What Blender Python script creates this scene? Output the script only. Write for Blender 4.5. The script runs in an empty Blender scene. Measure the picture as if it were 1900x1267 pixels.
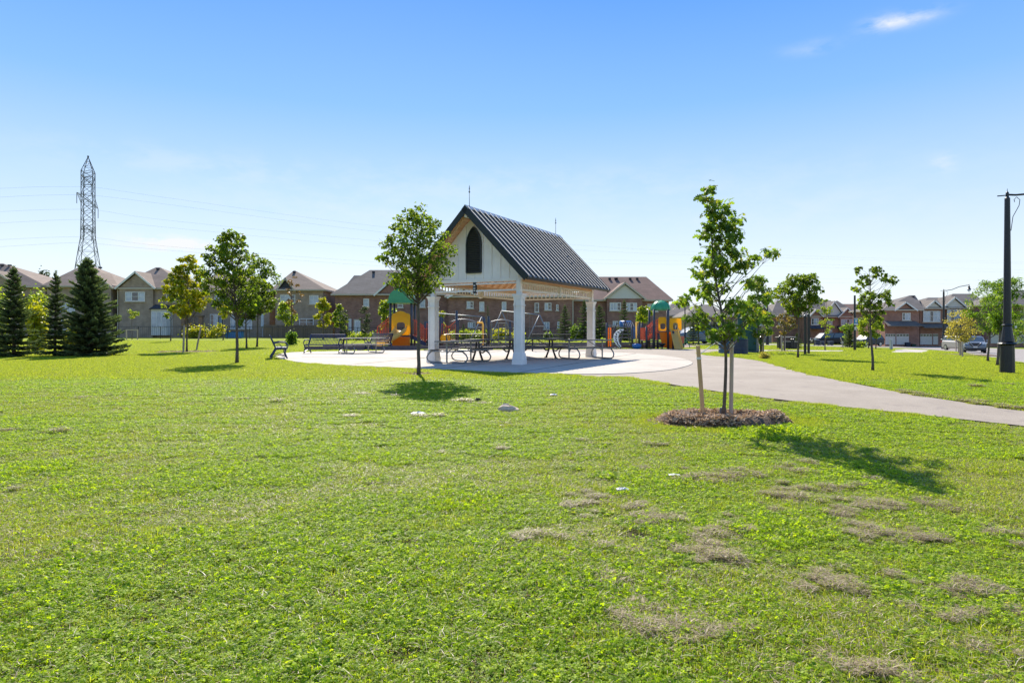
import bpy, bmesh, math, random
import numpy as np
from mathutils import Vector, Matrix, noise as mnoise

# ------------------------------------------------------------------ camera, sky, sun
F = 1200.0; CX = 950.0; HY = 612.0; CZ = 1.2       # focal length and horizon in photograph pixels, eye height above the concrete pad
sc = bpy.context.scene
C = sc.collection
cam = bpy.data.cameras.new('camera'); camo = bpy.data.objects.new('camera', cam); C.objects.link(camo)
camo.location = (0, 0, CZ); camo.rotation_euler = (math.radians(90), 0, 0)
cam.sensor_width = 36; cam.lens = 36 * F / 1900; cam.shift_y = -(633.5 - HY) / 1900
cam.clip_start = 0.1; cam.clip_end = 6000
sc.camera = camo

SUN_EL = math.radians(42); SUN_AZ = math.atan2(-0.22, 1.0)     # azimuth from +Y towards +X
sd = Vector((math.sin(SUN_AZ) * math.cos(SUN_EL), math.cos(SUN_AZ) * math.cos(SUN_EL), math.sin(SUN_EL)))
world = bpy.data.worlds.new('World'); sc.world = world; world.use_nodes = True
wn, wl = world.node_tree.nodes, world.node_tree.links
wn.clear()
wout = wn.new('ShaderNodeOutputWorld'); bg = wn.new('ShaderNodeBackground')
sky = wn.new('ShaderNodeTexSky'); sky.sky_type = 'NISHITA'; sky.sun_disc = False
sky.sun_elevation = SUN_EL; sky.sun_rotation = SUN_AZ
sky.altitude = 200; sky.air_density = 1.0; sky.dust_density = 0.25; sky.ozone_density = 2.5
SKY_STRENGTH = 0.15
bg.inputs['Strength'].default_value = SKY_STRENGTH
wl.new(bg.outputs[0], wout.inputs[0])
def wmath(op, a, b=None, c=None, clamp=False):
    n = wn.new('ShaderNodeMath'); n.operation = op; n.use_clamp = clamp
    for i, v in enumerate((a, b, c)):
        if v is None: continue
        if isinstance(v, (int, float)): n.inputs[i].default_value = v
        else: wl.new(v, n.inputs[i])
    return n.outputs[0]
tc = wn.new('ShaderNodeTexCoord'); sep = wn.new('ShaderNodeSeparateXYZ'); wl.new(tc.outputs['Generated'], sep.inputs[0])
hs = wn.new('ShaderNodeHueSaturation'); hs.inputs['Saturation'].default_value = 1.18
wl.new(sky.outputs[0], hs.inputs['Color'])
# a clear blue upper sky paling to near white at the horizon, the same all the way round
ramp = wn.new('ShaderNodeValToRGB'); wl.new(sep.outputs[2], ramp.inputs[0])
els = ramp.color_ramp.elements
els[0].position = 0.0; els[0].color = (0.86, 0.90, 0.965, 1)
els[1].position = 0.46; els[1].color = (0.115, 0.35, 0.93, 1)
for p_, c_ in ((0.09, (0.78, 0.865, 0.965, 1)), (0.2, (0.53, 0.715, 0.965, 1)), (0.32, (0.255, 0.515, 0.955, 1)), (1.0, (0.15, 0.33, 0.80, 1))):
    e = els.new(p_); e.color = c_
gs = wn.new('ShaderNodeVectorMath'); gs.operation = 'SCALE'; wl.new(ramp.outputs[0], gs.inputs[0]); gs.inputs['Scale'].default_value = 0.635 / SKY_STRENGTH
mx = wn.new('ShaderNodeMix'); mx.data_type = 'RGBA'; mx.inputs[0].default_value = 0.90
wl.new(hs.outputs[0], mx.inputs[6]); wl.new(gs.outputs[0], mx.inputs[7])
# thin cloud wisps
nz = wn.new('ShaderNodeTexNoise'); nz.inputs['Scale'].default_value = 16; nz.inputs['Detail'].default_value = 7; nz.inputs['Roughness'].default_value = 0.6
mp = wn.new('ShaderNodeMapping'); mp.inputs['Scale'].default_value = (1, 1, 2.6); wl.new(tc.outputs['Generated'], mp.inputs[0]); wl.new(mp.outputs[0], nz.inputs['Vector'])
total = None
for (px, py, wx, wy, amp) in ((1690, 34, 65, 12, 0.75), (1635, 44, 40, 12, 0.7), (1505, 90, 55, 12, 0.3), (325, 452, 90, 13, 3.5), (1752, 303, 24, 16, 0.6), (330, 300, 260, 22, 0.14), (900, 345, 700, 40, 0.22), (1450, 400, 480, 50, 0.18), (620, 395, 380, 30, 0.2), (-600, 200, 240, 40, 0.6), (2600, 150, 300, 40, 0.6)):
    # direction components relative to the horizontal distance ahead
    d = Vector(((px - CX) / F, 1, (HY - py) / F))
    az, el = math.atan2(d.x, d.y), math.atan2(d.z, math.hypot(d.x, d.y))
    wa, we = wx / F * math.cos(az) ** 2, wy / F
    a = wmath('ARCTAN2', sep.outputs[0], sep.outputs[1]); s = wmath('ARCSINE', sep.outputs[2])
    da = wmath('DIVIDE', wmath('SUBTRACT', a, az), wa); de = wmath('DIVIDE', wmath('SUBTRACT', s, el), we)
    r2 = wmath('ADD', wmath('MULTIPLY', da, da), wmath('MULTIPLY', de, de))
    m = wmath('MULTIPLY', wmath('EXPONENT', wmath('MULTIPLY', r2, -1.3)), amp)
    total = m if total is None else wmath('ADD', total, m)
nn = wmath('MULTIPLY', wmath('SUBTRACT', nz.outputs[0], 0.40), 4.2, clamp=True)
cloud = wmath('MULTIPLY', wmath('MULTIPLY', total, nn), 0.85, clamp=True)
mc = wn.new('ShaderNodeMix'); mc.data_type = 'RGBA'; wl.new(cloud, mc.inputs[0])
wl.new(mx.outputs[2], mc.inputs[6]); mc.inputs[7].default_value = (0.58 / SKY_STRENGTH, 0.595 / SKY_STRENGTH, 0.615 / SKY_STRENGTH, 1)
wl.new(mc.outputs[2], bg.inputs['Color'])

sun = bpy.data.lights.new('sun', 'SUN'); suno = bpy.data.objects.new('sun', sun); C.objects.link(suno)
sun.energy = 5.0; sun.angle = math.radians(0.55); sun.color = (1.0, 0.92, 0.80)
suno.rotation_euler = (-sd).to_track_quat('-Z', 'Y').to_euler(); suno.location = (0, 0, 60)
vs = sc.view_settings; vs.view_transform = 'Standard'; vs.look = 'None'; vs.exposure = 0.72; vs.gamma = 1; vs.use_curve_mapping = False
sc.cycles.max_bounces = 6; sc.cycles.transparent_max_bounces = 8; sc.cycles.use_denoising = True

# ------------------------------------------------------------------ helpers
def sstep(a, b, x):
    t = min(1, max(0, (x - a) / (b - a))); return t * t * (3 - 2 * t)
def H(x, y):
    z = -0.33 * (1 - sstep(5, 17.5, y))
    t = max(0, x - 5.5); z -= min(1.25, 0.0012 * t * t if t < 12 else 0.173 + 0.029 * (t - 12))
    z += 0.25 * sstep(45, 75, y) * (1 - sstep(20, 40, x))
    return z
def P(px, py):
    dx, dz = (px - CX) / F, (HY - py) / F
    lo, hi = 0.5, 600.0
    f = lambda t: CZ + t * dz - H(t * dx, t)
    t = lo
    while t < hi:
        t2 = t * 1.03
        if f(t2) < 0:
            a, b = t, t2
            for _ in range(30):
                m = (a + b) / 2
                if f(m) > 0: a = m
                else: b = m
            return Vector((a * dx, a, H(a * dx, a)))
        t = t2
    return Vector((hi * dx, hi, H(hi * dx, hi)))
def S(px, py, depth): return Vector(((px - CX) / F * depth, depth, CZ + (HY - py) / F * depth))

MATS = {}
def nodes_of(m): return m.node_tree.nodes, m.node_tree.links
def mat(name, col, rough=0.6, metal=0.0, var=0.15, scale=6.0, bump=0.0, bscale=40.0, spec=0.5, col2=None, coat=0.0):
    if name in MATS: return MATS[name]
    m = bpy.data.materials.new(name); m.use_nodes = True; n, l = nodes_of(m)
    b = n['Principled BSDF']; b.inputs['Roughness'].default_value = rough; b.inputs['Metallic'].default_value = metal
    b.inputs['Specular IOR Level'].default_value = spec
    if coat: b.inputs['Coat Weight'].default_value = coat; b.inputs['Coat Roughness'].default_value = 0.08
    t = n.new('ShaderNodeTexCoord'); z = n.new('ShaderNodeTexNoise'); z.inputs['Scale'].default_value = scale; z.inputs['Detail'].default_value = 5
    l.new(t.outputs['Object'], z.inputs['Vector'])
    mr = n.new('ShaderNodeMapRange'); mr.inputs[1].default_value = 0.3; mr.inputs[2].default_value = 0.7; l.new(z.outputs[0], mr.inputs[0])
    x = n.new('ShaderNodeMix'); x.data_type = 'RGBA'; l.new(mr.outputs[0], x.inputs[0])
    c2 = col2 or tuple(min(1, c * (1 + var)) for c in col); c1 = col if col2 else tuple(c * (1 - var) for c in col)
    x.inputs[6].default_value = (*c1, 1); x.inputs[7].default_value = (*c2, 1)
    l.new(x.outputs[2], b.inputs['Base Color'])
    if bump:
        z2 = n.new('ShaderNodeTexNoise'); z2.inputs['Scale'].default_value = bscale; z2.inputs['Detail'].default_value = 6; l.new(t.outputs['Object'], z2.inputs['Vector'])
        bp = n.new('ShaderNodeBump'); bp.inputs['Strength'].default_value = bump; bp.inputs['Distance'].default_value = 0.02
        l.new(z2.outputs[0], bp.inputs['Height']); l.new(bp.outputs[0], b.inputs['Normal'])
    MATS[name] = m; return m
def leafmat(name, c1, c2, trans=0.45, dry=None, tcol=None, rough=0.45, spec=0.3):
    """leaf with two tones picked by the per-leaf attribute 'var'"""
    if name in MATS: return MATS[name]
    m = bpy.data.materials.new(name); m.use_nodes = True; n, l = nodes_of(m)
    b = n['Principled BSDF']; b.inputs['Roughness'].default_value = rough; b.inputs['Specular IOR Level'].default_value = spec
    a = n.new('ShaderNodeAttribute'); a.attribute_name = 'var'
    r = n.new('ShaderNodeValToRGB'); l.new(a.outputs['Fac'], r.inputs[0])
    r.color_ramp.elements[0].color = (*c1, 1); r.color_ramp.elements[0].position = 0.05
    r.color_ramp.elements[1].color = (*c2, 1); r.color_ramp.elements[1].position = 0.85
    if dry:
        e = r.color_ramp.elements.new(0.97); e.color = (*dry, 1)
    l.new(r.outputs[0], b.inputs['Base Color'])
    tr = n.new('ShaderNodeBsdfTranslucent')
    g = n.new('ShaderNodeMix'); g.data_type = 'RGBA'; g.blend_type = 'MULTIPLY'; g.inputs[0].default_value = 1
    l.new(r.outputs[0], g.inputs[6]); g.inputs[7].default_value = (*(tcol or (2.2, 2.1, 0.9)), 1); l.new(g.outputs[2], tr.inputs[0])
    mxs = n.new('ShaderNodeMixShader'); mxs.inputs[0].default_value = trans
    l.new(b.outputs[0], mxs.inputs[1]); l.new(tr.outputs[0], mxs.inputs[2]); l.new(mxs.outputs[0], n['Material Output'].inputs[0])
    MATS[name] = m; return m
def brickmat(name, c1, c2, mortar):
    if name in MATS: return MATS[name]
    m = bpy.data.materials.new(name); m.use_nodes = True; n, l = nodes_of(m)
    b = n['Principled BSDF']; b.inputs['Roughness'].default_value = 0.85
    t = n.new('ShaderNodeTexCoord'); s = n.new('ShaderNodeSeparateXYZ'); cb = n.new('ShaderNodeCombineXYZ'); ad = n.new('ShaderNodeMath'); ad.operation = 'ADD'
    l.new(t.outputs['Object'], s.inputs[0]); l.new(s.outputs[0], ad.inputs[0]); l.new(s.outputs[1], ad.inputs[1]); l.new(ad.outputs[0], cb.inputs[0]); l.new(s.outputs[2], cb.inputs[1])
    k = n.new('ShaderNodeTexBrick'); l.new(cb.outputs[0], k.inputs['Vector'])
    k.inputs['Color1'].default_value = (*c1, 1); k.inputs['Color2'].default_value = (*c2, 1); k.inputs['Mortar'].default_value = (*mortar, 1)
    k.inputs['Scale'].default_value = 1; k.inputs['Brick Width'].default_value = 0.32; k.inputs['Row Height'].default_value = 0.11; k.inputs['Mortar Size'].default_value = 0.012
    z = n.new('ShaderNodeTexNoise'); z.inputs['Scale'].default_value = 1.3; z.inputs['Detail'].default_value = 8; l.new(t.outputs['Object'], z.inputs['Vector'])
    mr = n.new('ShaderNodeMapRange'); mr.inputs[1].default_value = 0.25; mr.inputs[2].default_value = 0.75; mr.inputs[3].default_value = 0.7; mr.inputs[4].default_value = 1.25; l.new(z.outputs[0], mr.inputs[0])
    x = n.new('ShaderNodeVectorMath'); x.operation = 'SCALE'; l.new(k.outputs[0], x.inputs[0]); l.new(mr.outputs[0], x.inputs['Scale']); l.new(x.outputs[0], b.inputs['Base Color'])
    bp = n.new('ShaderNodeBump'); bp.inputs['Distance'].default_value = 0.01; bp.inputs['Strength'].default_value = 0.6; bp.invert = True
    l.new(k.outputs['Fac'], bp.inputs['Height']); l.new(bp.outputs[0], b.inputs['Normal'])
    MATS[name] = m; return m
def shinglemat(name, c1, c2):
    if name in MATS: return MATS[name]
    m = bpy.data.materials.new(name); m.use_nodes = True; n, l = nodes_of(m)
    b = n['Principled BSDF']; b.inputs['Roughness'].default_value = 0.9
    t = n.new('ShaderNodeTexCoord'); s = n.new('ShaderNodeSeparateXYZ'); cb = n.new('ShaderNodeCombineXYZ'); ad = n.new('ShaderNodeMath'); ad.operation = 'ADD'
    l.new(t.outputs['Object'], s.inputs[0]); l.new(s.outputs[0], ad.inputs[0]); l.new(s.outputs[1], ad.inputs[1]); l.new(ad.outputs[0], cb.inputs[0]); l.new(s.outputs[2], cb.inputs[1])
    k = n.new('ShaderNodeTexBrick'); l.new(cb.outputs[0], k.inputs['Vector'])
    k.inputs['Color1'].default_value = (*c1, 1); k.inputs['Color2'].default_value = (*c2, 1); k.inputs['Mortar'].default_value = (*[c * .75 for c in c1], 1)
    k.inputs['Scale'].default_value = 1; k.inputs['Brick Width'].default_value = 0.5; k.inputs['Row Height'].default_value = 0.16; k.inputs['Mortar Size'].default_value = 0.014
    z = n.new('ShaderNodeTexNoise'); z.inputs['Scale'].default_value = 0.8; z.inputs['Detail'].default_value = 8; l.new(t.outputs['Object'], z.inputs['Vector'])
    mr = n.new('ShaderNodeMapRange'); mr.inputs[1].default_value = 0.25; mr.inputs[2].default_value = 0.75; mr.inputs[3].default_value = 0.8; mr.inputs[4].default_value = 1.2; l.new(z.outputs[0], mr.inputs[0])
    x = n.new('ShaderNodeVectorMath'); x.operation = 'SCALE'; l.new(k.outputs[0], x.inputs[0]); l.new(mr.outputs[0], x.inputs['Scale']); l.new(x.outputs[0], b.inputs['Base Color'])
    MATS[name] = m; return m
def woodmat(name, c1, c2, axis=1, scale=3.0):
    if name in MATS: return MATS[name]
    m = bpy.data.materials.new(name); m.use_nodes = True; n, l = nodes_of(m)
    b = n['Principled BSDF']; b.inputs['Roughness'].default_value = 0.65
    t = n.new('ShaderNodeTexCoord'); mp = n.new('ShaderNodeMapping'); sc_ = [scale * 8] * 3; sc_[axis] = scale; mp.inputs['Scale'].default_value = sc_
    oi = n.new('ShaderNodeObjectInfo'); l.new(t.outputs['Object'], mp.inputs[0]); l.new(oi.outputs['Random'], mp.inputs['Location'])
    z = n.new('ShaderNodeTexNoise'); z.inputs['Scale'].default_value = 1; z.inputs['Detail'].default_value = 4; l.new(mp.outputs[0], z.inputs['Vector'])
    ad = n.new('ShaderNodeMath'); ad.operation = 'MULTIPLY_ADD'; l.new(oi.outputs['Random'], ad.inputs[0]); ad.inputs[1].default_value = 0.5; l.new(z.outputs[0], ad.inputs[2])
    mr = n.new('ShaderNodeMapRange'); mr.inputs[1].default_value = 0.35; mr.inputs[2].default_value = 1.1; l.new(ad.outputs[0], mr.inputs[0])
    x = n.new('ShaderNodeMix'); x.data_type = 'RGBA'; l.new(mr.outputs[0], x.inputs[0]); x.inputs[6].default_value = (*c1, 1); x.inputs[7].default_value = (*c2, 1)
    l.new(x.outputs[2], b.inputs['Base Color'])
    MATS[name] = m; return m

class MB:
    def __init__(s): s.v = []; s.f = []
    def add(s, vs_, fs): o = len(s.v); s.v += [tuple(q) for q in vs_]; s.f += [tuple(i + o for i in f) for f in fs]; return s
    def box(s, c, d, rz=0.0, M=None):
        x, y, z = d[0] / 2, d[1] / 2, d[2] / 2
        q = [Vector((i, j, k)) for k in (-z, z) for j in (-y, y) for i in (-x, x)]
        R = M or Matrix.Rotation(rz, 3, 'Z')
        return s.add([R @ p + Vector(c) for p in q], [(0, 2, 3, 1), (4, 5, 7, 6), (0, 1, 5, 4), (2, 6, 7, 3), (0, 4, 6, 2), (1, 3, 7, 5)])
    def b2(s, x0, x1, y0, y1, z0, z1): return s.box(((x0 + x1) / 2, (y0 + y1) / 2, (z0 + z1) / 2), (abs(x1 - x0), abs(y1 - y0), abs(z1 - z0)))
    def beam(s, a, b, w, h, up=(0, 0, 1)):
        a, b = Vector(a), Vector(b); d = b - a; L = d.length; d = d / max(L, 1e-9); u = Vector(up)
        if abs(d.dot(u)) > 0.98: u = Vector((0, 1, 0))
        sx = d.cross(u).normalized(); uz = sx.cross(d)
        return s.box((a + b) / 2, (L, w, h), M=Matrix((d, sx, uz)).transposed())
    def tube(s, pts, r, n=8, cap=True):
        pts = [Vector(p) for p in pts]; m = len(pts); rs = r if isinstance(r, (list, tuple)) else [r] * m
        ref = None; vs_ = []; fs = []
        for i, p in enumerate(pts):
            t = (pts[min(i + 1, m - 1)] - pts[max(i - 1, 0)]).normalized()
            if ref is None: ref = t.orthogonal().normalized()
            ref = (ref - t * ref.dot(t)); ref = ref.normalized() if ref.length > 1e-6 else t.orthogonal().normalized()
            q = t.cross(ref)
            for k in range(n):
                a = 2 * math.pi * k / n; vs_.append(p + (ref * math.cos(a) + q * math.sin(a)) * rs[i])
        for i in range(m - 1):
            for k in range(n):
                k2 = (k + 1) % n; fs.append((i * n + k, i * n + k2, (i + 1) * n + k2, (i + 1) * n + k))
        if cap: fs += [tuple(range(n))[::-1], tuple((m - 1) * n + k for k in range(n))]
        return s.add(vs_, fs)
    def lathe(s, c, prof, n=16, rot0=0.0):
        c = Vector(c); vs_ = []; fs = []; m = len(prof)
        for (r, z) in prof:
            for k in range(n):
                a = rot0 + 2 * math.pi * k / n; vs_.append(c + Vector((r * math.cos(a), r * math.sin(a), z)))
        for i in range(m - 1):
            for k in range(n):
                k2 = (k + 1) % n; fs.append((i * n + k, i * n + k2, (i + 1) * n + k2, (i + 1) * n + k))
        fs += [tuple(range(n))[::-1], tuple((m - 1) * n + k for k in range(n))]
        return s.add(vs_, fs)
    def extrude(s, poly, d):
        """poly: 3-D outline (planar); d: thickness vector"""
        d = Vector(d); n = len(poly); p = [Vector(q) for q in poly]
        return s.add(p + [q + d for q in p], [tuple(range(n)), tuple(range(2 * n - 1, n - 1, -1))] + [(i, i + n, (i + 1) % n + n, (i + 1) % n) for i in range(n)])
    def mesh(s, name, smooth=False):
        me = bpy.data.meshes.new(name); me.from_pydata(s.v, [], s.f)
        bm = bmesh.new(); bm.from_mesh(me); bmesh.ops.recalc_face_normals(bm, faces=bm.faces); bm.to_mesh(me); bm.free()
        if smooth: me.polygons.foreach_set('use_smooth', [True] * len(me.polygons))
        return me
    def build(s, name, m, parent=None, smooth=False, bevel=0, loc=None):
        me = s.mesh(name, smooth); o = link(name, me, m, parent)
        if loc is not None: o.location = loc
        if bevel:
            md = o.modifiers.new('bevel', 'BEVEL'); md.width = bevel; md.segments = 2; md.limit_method = 'ANGLE'
        return o
def link(name, me, m=None, parent=None):
    if m is not None and not me.materials: me.materials.append(m)
    o = bpy.data.objects.new(name, me); C.objects.link(o)
    if parent is not None: o.parent = parent
    return o
def tag(o, label=None, cat=None, group=None, kind=None):
    if label: o['label'] = label
    if cat: o['category'] = cat
    if group: o['group'] = group
    if kind: o['kind'] = kind
    return o
def thing(name, label, cat, loc=(0, 0, 0), rz=0.0, group=None):
    o = bpy.data.objects.new(name, None); o.empty_display_size = 0.2; C.objects.link(o); o.location = loc; o.rotation_euler = (0, 0, rz)
    return tag(o, label, cat, group)
def kids(o): return [c for c in C.objects if c.parent == o]
CH = {}
def copy_tree(o, loc=None, rz=None, label=None, scale=None, parent=None):
    if o.name not in CH:
        CH[o.name] = [c for c in bpy.data.objects if c.parent == o]
    c = o.copy(); C.objects.link(c)
    if parent is not None: c.parent = parent
    for k in CH[o.name]: copy_tree(k, parent=c)
    if loc is not None: c.location = loc
    if rz is not None: c.rotation_euler = (0, 0, rz)
    if label: c['label'] = label
    if scale: c.scale = (scale,) * 3
    return c
def fastmesh(name, V, k, var=None, mt=None):
    """V: (N*k,3) numpy vertices, every consecutive k make a polygon"""
    me = bpy.data.meshes.new(name); n = len(V) // k
    me.vertices.add(n * k); me.vertices.foreach_set('co', V.astype(np.float32).ravel())
    me.loops.add(n * k); me.loops.foreach_set('vertex_index', np.arange(n * k, dtype=np.int32))
    me.polygons.add(n); me.polygons.foreach_set('loop_start', np.arange(0, n * k, k, dtype=np.int32)); me.polygons.foreach_set('loop_total', np.full(n, k, dtype=np.int32))
    if var is not None:
        a = me.attributes.new('var', 'FLOAT', 'POINT'); a.data.foreach_set('value', np.repeat(var, k).astype(np.float32))
    me.update(calc_edges=True); me.validate()
    if mt: me.materials.append(mt)
    return me
def rotmats(rng, n, up=0.0):
    """random orthonormal frames, normals biased upward by up"""
    nrm = rng.normal(size=(n, 3)); nrm[:, 2] = np.abs(nrm[:, 2]) + up; nrm /= np.linalg.norm(nrm, axis=1)[:, None]
    t = rng.normal(size=(n, 3)); t -= nrm * (t * nrm).sum(1)[:, None]; t /= np.linalg.norm(t, axis=1)[:, None]
    return t, np.cross(nrm, t), nrm

# ------------------------------------------------------------------ materials
WHITE = mat('white_painted_wood', (0.80, 0.755, 0.69), 0.55, var=0.07, scale=2.2, bump=0.08)
CREAM = mat('cream_painted_wood', (0.74, 0.69, 0.58), 0.5, var=0.04, scale=3)
ROOFM = mat('dark_green_metal_roof', (0.018, 0.021, 0.018), 0.55, 0.0, var=0.12, scale=2, spec=0.6)
MATS['dark_green_metal_roof'].node_tree.nodes['Principled BSDF'].inputs['Sheen Weight'].default_value = 1.0
MATS['dark_green_metal_roof'].node_tree.nodes['Principled BSDF'].inputs['Sheen Roughness'].default_value = 0.4
TRIMK = mat('dark_green_trim', (0.012, 0.020, 0.018), 0.5, spec=0.4)
RIDGEM = mat('grey_flashing', (0.35, 0.37, 0.38), 0.4, 0.3, var=0.1)
PINE = woodmat('pine_boards', (0.62, 0.36, 0.19), (0.80, 0.55, 0.33))
LOUVRE = mat('black_louvre_paint', (0.014, 0.019, 0.018), 0.55, var=0.1)
CONC = None
GALV = mat('galvanised_tube', (0.23, 0.24, 0.24), 0.45, 0.4, var=0.12, scale=9)
PLANKG = mat('weathered_grey_plank', (0.20, 0.185, 0.16), 0.8, var=0.25, scale=12, bump=0.2)
PLANKD = mat('dark_grey_plank', (0.075, 0.07, 0.065), 0.55, var=0.25, scale=12)
PLANKL = mat('sunbleached_plank', (0.42, 0.38, 0.31), 0.8, var=0.2, scale=12)
BLACKM = mat('black_powder_coat', (0.012, 0.013, 0.016), 0.4, var=0.15)
NAVY = mat('navy_powder_coat', (0.010, 0.026, 0.085), 0.35, var=0.15)
def plastic(name, col, tr=0.5):
    m = mat(name, col, 0.4, var=0.06); n, l = nodes_of(m); b = n['Principled BSDF']; t = n.new('ShaderNodeBsdfTranslucent'); t.inputs[0].default_value = (*col, 1); x = n.new('ShaderNodeMixShader'); x.inputs[0].default_value = tr
    l.new(b.outputs[0], x.inputs[1]); l.new(t.outputs[0], x.inputs[2]); l.new(x.outputs[0], n['Material Output'].inputs[0]); return m
YELLOW = plastic('yellow_play_plastic', (0.97, 0.60, 0.02))
ORANGE = plastic('orange_play_plastic', (0.95, 0.34, 0.015))
RED = mat('red_orange_painted_rail', (0.75, 0.11, 0.035), 0.4, var=0.1)
GREENP = mat('green_play_plastic', (0.035, 0.29, 0.12), 0.35, var=0.08)
CREAMP = plastic('cream_slide_plastic', (0.90, 0.66, 0.20))
BLUEP = mat('blue_play_plastic', (0.02, 0.14, 0.36), 0.4, var=0.08)
POSTG = mat('dark_grey_play_post', (0.055, 0.055, 0.062), 0.45, var=0.1)
WHITEP = mat('white_climber_plastic', (0.78, 0.80, 0.76), 0.4, var=0.04)
BARK = mat('grey_brown_bark', (0.11, 0.085, 0.062), 0.9, var=0.35, scale=14, bump=0.6, bscale=30)
BARKL = mat('pale_bark', (0.20, 0.165, 0.12), 0.9, var=0.3, scale=14, bump=0.5, bscale=30)
STAKE = woodmat('weathered_stake_wood', (0.42, 0.25, 0.10), (0.58, 0.38, 0.19), axis=2)
STAKEG = woodmat('grey_stake_wood', (0.34, 0.25, 0.18), (0.50, 0.40, 0.30), axis=2)
TIE = mat('white_tree_tie', (0.65, 0.65, 0.62), 0.6)
BRB = brickmat('buff_brown_brick', (0.30, 0.205, 0.140), (0.36, 0.26, 0.185), (0.37, 0.295, 0.225))
BRR = brickmat('red_brown_brick', (0.225, 0.095, 0.062), (0.31, 0.155, 0.108), (0.30, 0.205, 0.16))
BRR2 = brickmat('orange_red_brick', (0.29, 0.125, 0.08), (0.36, 0.175, 0.118), (0.32, 0.215, 0.165))
SHB = shinglemat('brown_shingles', (0.185, 0.132, 0.098), (0.225, 0.165, 0.125))
SHR = shinglemat('reddish_shingles', (0.17, 0.095, 0.070), (0.205, 0.12, 0.090))
SHG = shinglemat('grey_shingles', (0.130, 0.110, 0.092), (0.160, 0.138, 0.118))
SHK = shinglemat('charcoal_shingles', (0.040, 0.042, 0.050), (0.055, 0.057, 0.066))
TRIM = mat('beige_trim', (0.50, 0.42, 0.32), 0.6, var=0.06)
TRIMW = mat('white_trim', (0.74, 0.70, 0.64), 0.6, var=0.04)
SIDING = mat('pale_siding', (0.60, 0.555, 0.49), 0.7, var=0.05)
GARAGE = mat('pale_garage_door', (0.60, 0.56, 0.50), 0.5, var=0.05)
PANE = mat('window_glass', (0.20, 0.26, 0.31), 0.08, var=0.6, scale=1.2, spec=0.9, col2=(0.42, 0.48, 0.53))
PANED = mat('dark_window_glass', (0.03, 0.04, 0.05), 0.06, var=0.4, scale=2, spec=0.9)
FENCEW = woodmat('brown_fence_boards', (0.11, 0.070, 0.045), (0.20, 0.135, 0.085), axis=2)
TEAL = mat('teal_green_cabin', (0.004, 0.075, 0.062), 0.45, var=0.12)
BARREL = mat('blue_barrel', (0.045, 0.105, 0.185), 0.5, var=0.2, scale=5)
BARRELD = mat('dark_blue_barrel', (0.022, 0.036, 0.075), 0.5, var=0.25, scale=5)

# ------------------------------------------------------------------ ground
def groundmat():
    m = bpy.data.materials.new('lawn_ground'); m.use_nodes = True; n, l = nodes_of(m); b = n['Principled BSDF']; b.inputs['Roughness'].default_value = 0.95; b.inputs['Specular IOR Level'].default_value = 0.1
    g = n.new('ShaderNodeNewGeometry')
    def nse(s, d=6): z = n.new('ShaderNodeTexNoise'); z.inputs['Scale'].default_value = s; z.inputs['Detail'].default_value = d; z.inputs['Roughness'].default_value = 0.65; l.new(g.outputs['Position'], z.inputs['Vector']); return z.outputs[0]
    def rmp(v, st):
        r = n.new('ShaderNodeValToRGB'); l.new(v, r.inputs[0]); e = r.color_ramp.elements
        e[0].position, e[0].color = st[0][0], (*st[0][1], 1); e[1].position, e[1].color = st[-1][0], (*st[-1][1], 1)
        for p, c in st[1:-1]: q = e.new(p); q.color = (*c, 1)
        return r.outputs[0]
    vl = n.new('ShaderNodeVectorMath'); vl.operation = 'LENGTH'; l.new(g.outputs['Position'], vl.inputs[0]); near = n.new('ShaderNodeMapRange'); near.inputs[1].default_value = 14; near.inputs[2].default_value = 32; l.new(vl.outputs['Value'], near.inputs[0])
    c1 = rmp(nse(0.35, 8), [(0.32, (0.18, 0.235, 0.022)), (0.5, (0.25, 0.30, 0.03)), (0.68, (0.33, 0.335, 0.06))])
    c2 = rmp(nse(14, 4), [(0.35, (0.12, 0.17, 0.016)), (0.6, (0.30, 0.35, 0.035)), (0.75, (0.40, 0.39, 0.11))])
    x = n.new('ShaderNodeMix'); x.data_type = 'RGBA'; x.inputs[0].default_value = 0.45; l.new(c1, x.inputs[6]); l.new(c2, x.inputs[7]); so = rmp(nse(5, 6), [(0.3, (.05, .05, .018)), (0.7, (.13, .115, .045))]); y = n.new('ShaderNodeMix'); y.data_type = 'RGBA'; l.new(near.outputs[0], y.inputs[0]); l.new(so, y.inputs[6]); l.new(x.outputs[2], y.inputs[7]); l.new(y.outputs[2], b.inputs['Base Color'])
    bp = n.new('ShaderNodeBump'); bp.inputs['Distance'].default_value = 0.06; bp.inputs['Strength'].default_value = 0.8; l.new(nse(22, 6), bp.inputs['Height']); l.new(bp.outputs[0], b.inputs['Normal'])
    return m
LAWN = groundmat()
def axis_coords(a, b, step, outs):
    r = list(np.arange(a, b + 1e-6, step)); s = step; v = r[-1]
    while v < outs[1]: s *= 1.25; v += s; r.append(v)
    s = step; v = r[0]
    while v > outs[0]: s *= 1.25; v -= s; r.insert(0, v)
    return r
gx = axis_coords(-30, 45, 0.75, (-2500, 2500)); gy = axis_coords(-6, 60, 0.75, (-400, 3500))
gv = [(x, y, H(x, y)) for y in gy for x in gx]; nx = len(gx)
gf = [(j * nx + i, j * nx + i + 1, (j + 1) * nx + i + 1, (j + 1) * nx + i) for j in range(len(gy) - 1) for i in range(nx - 1)]
me = bpy.data.meshes.new('ground'); me.from_pydata(gv, [], gf); me.polygons.foreach_set('use_smooth', [True] * len(gf))
tag(link('ground', me, LAWN), kind='structure')

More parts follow.
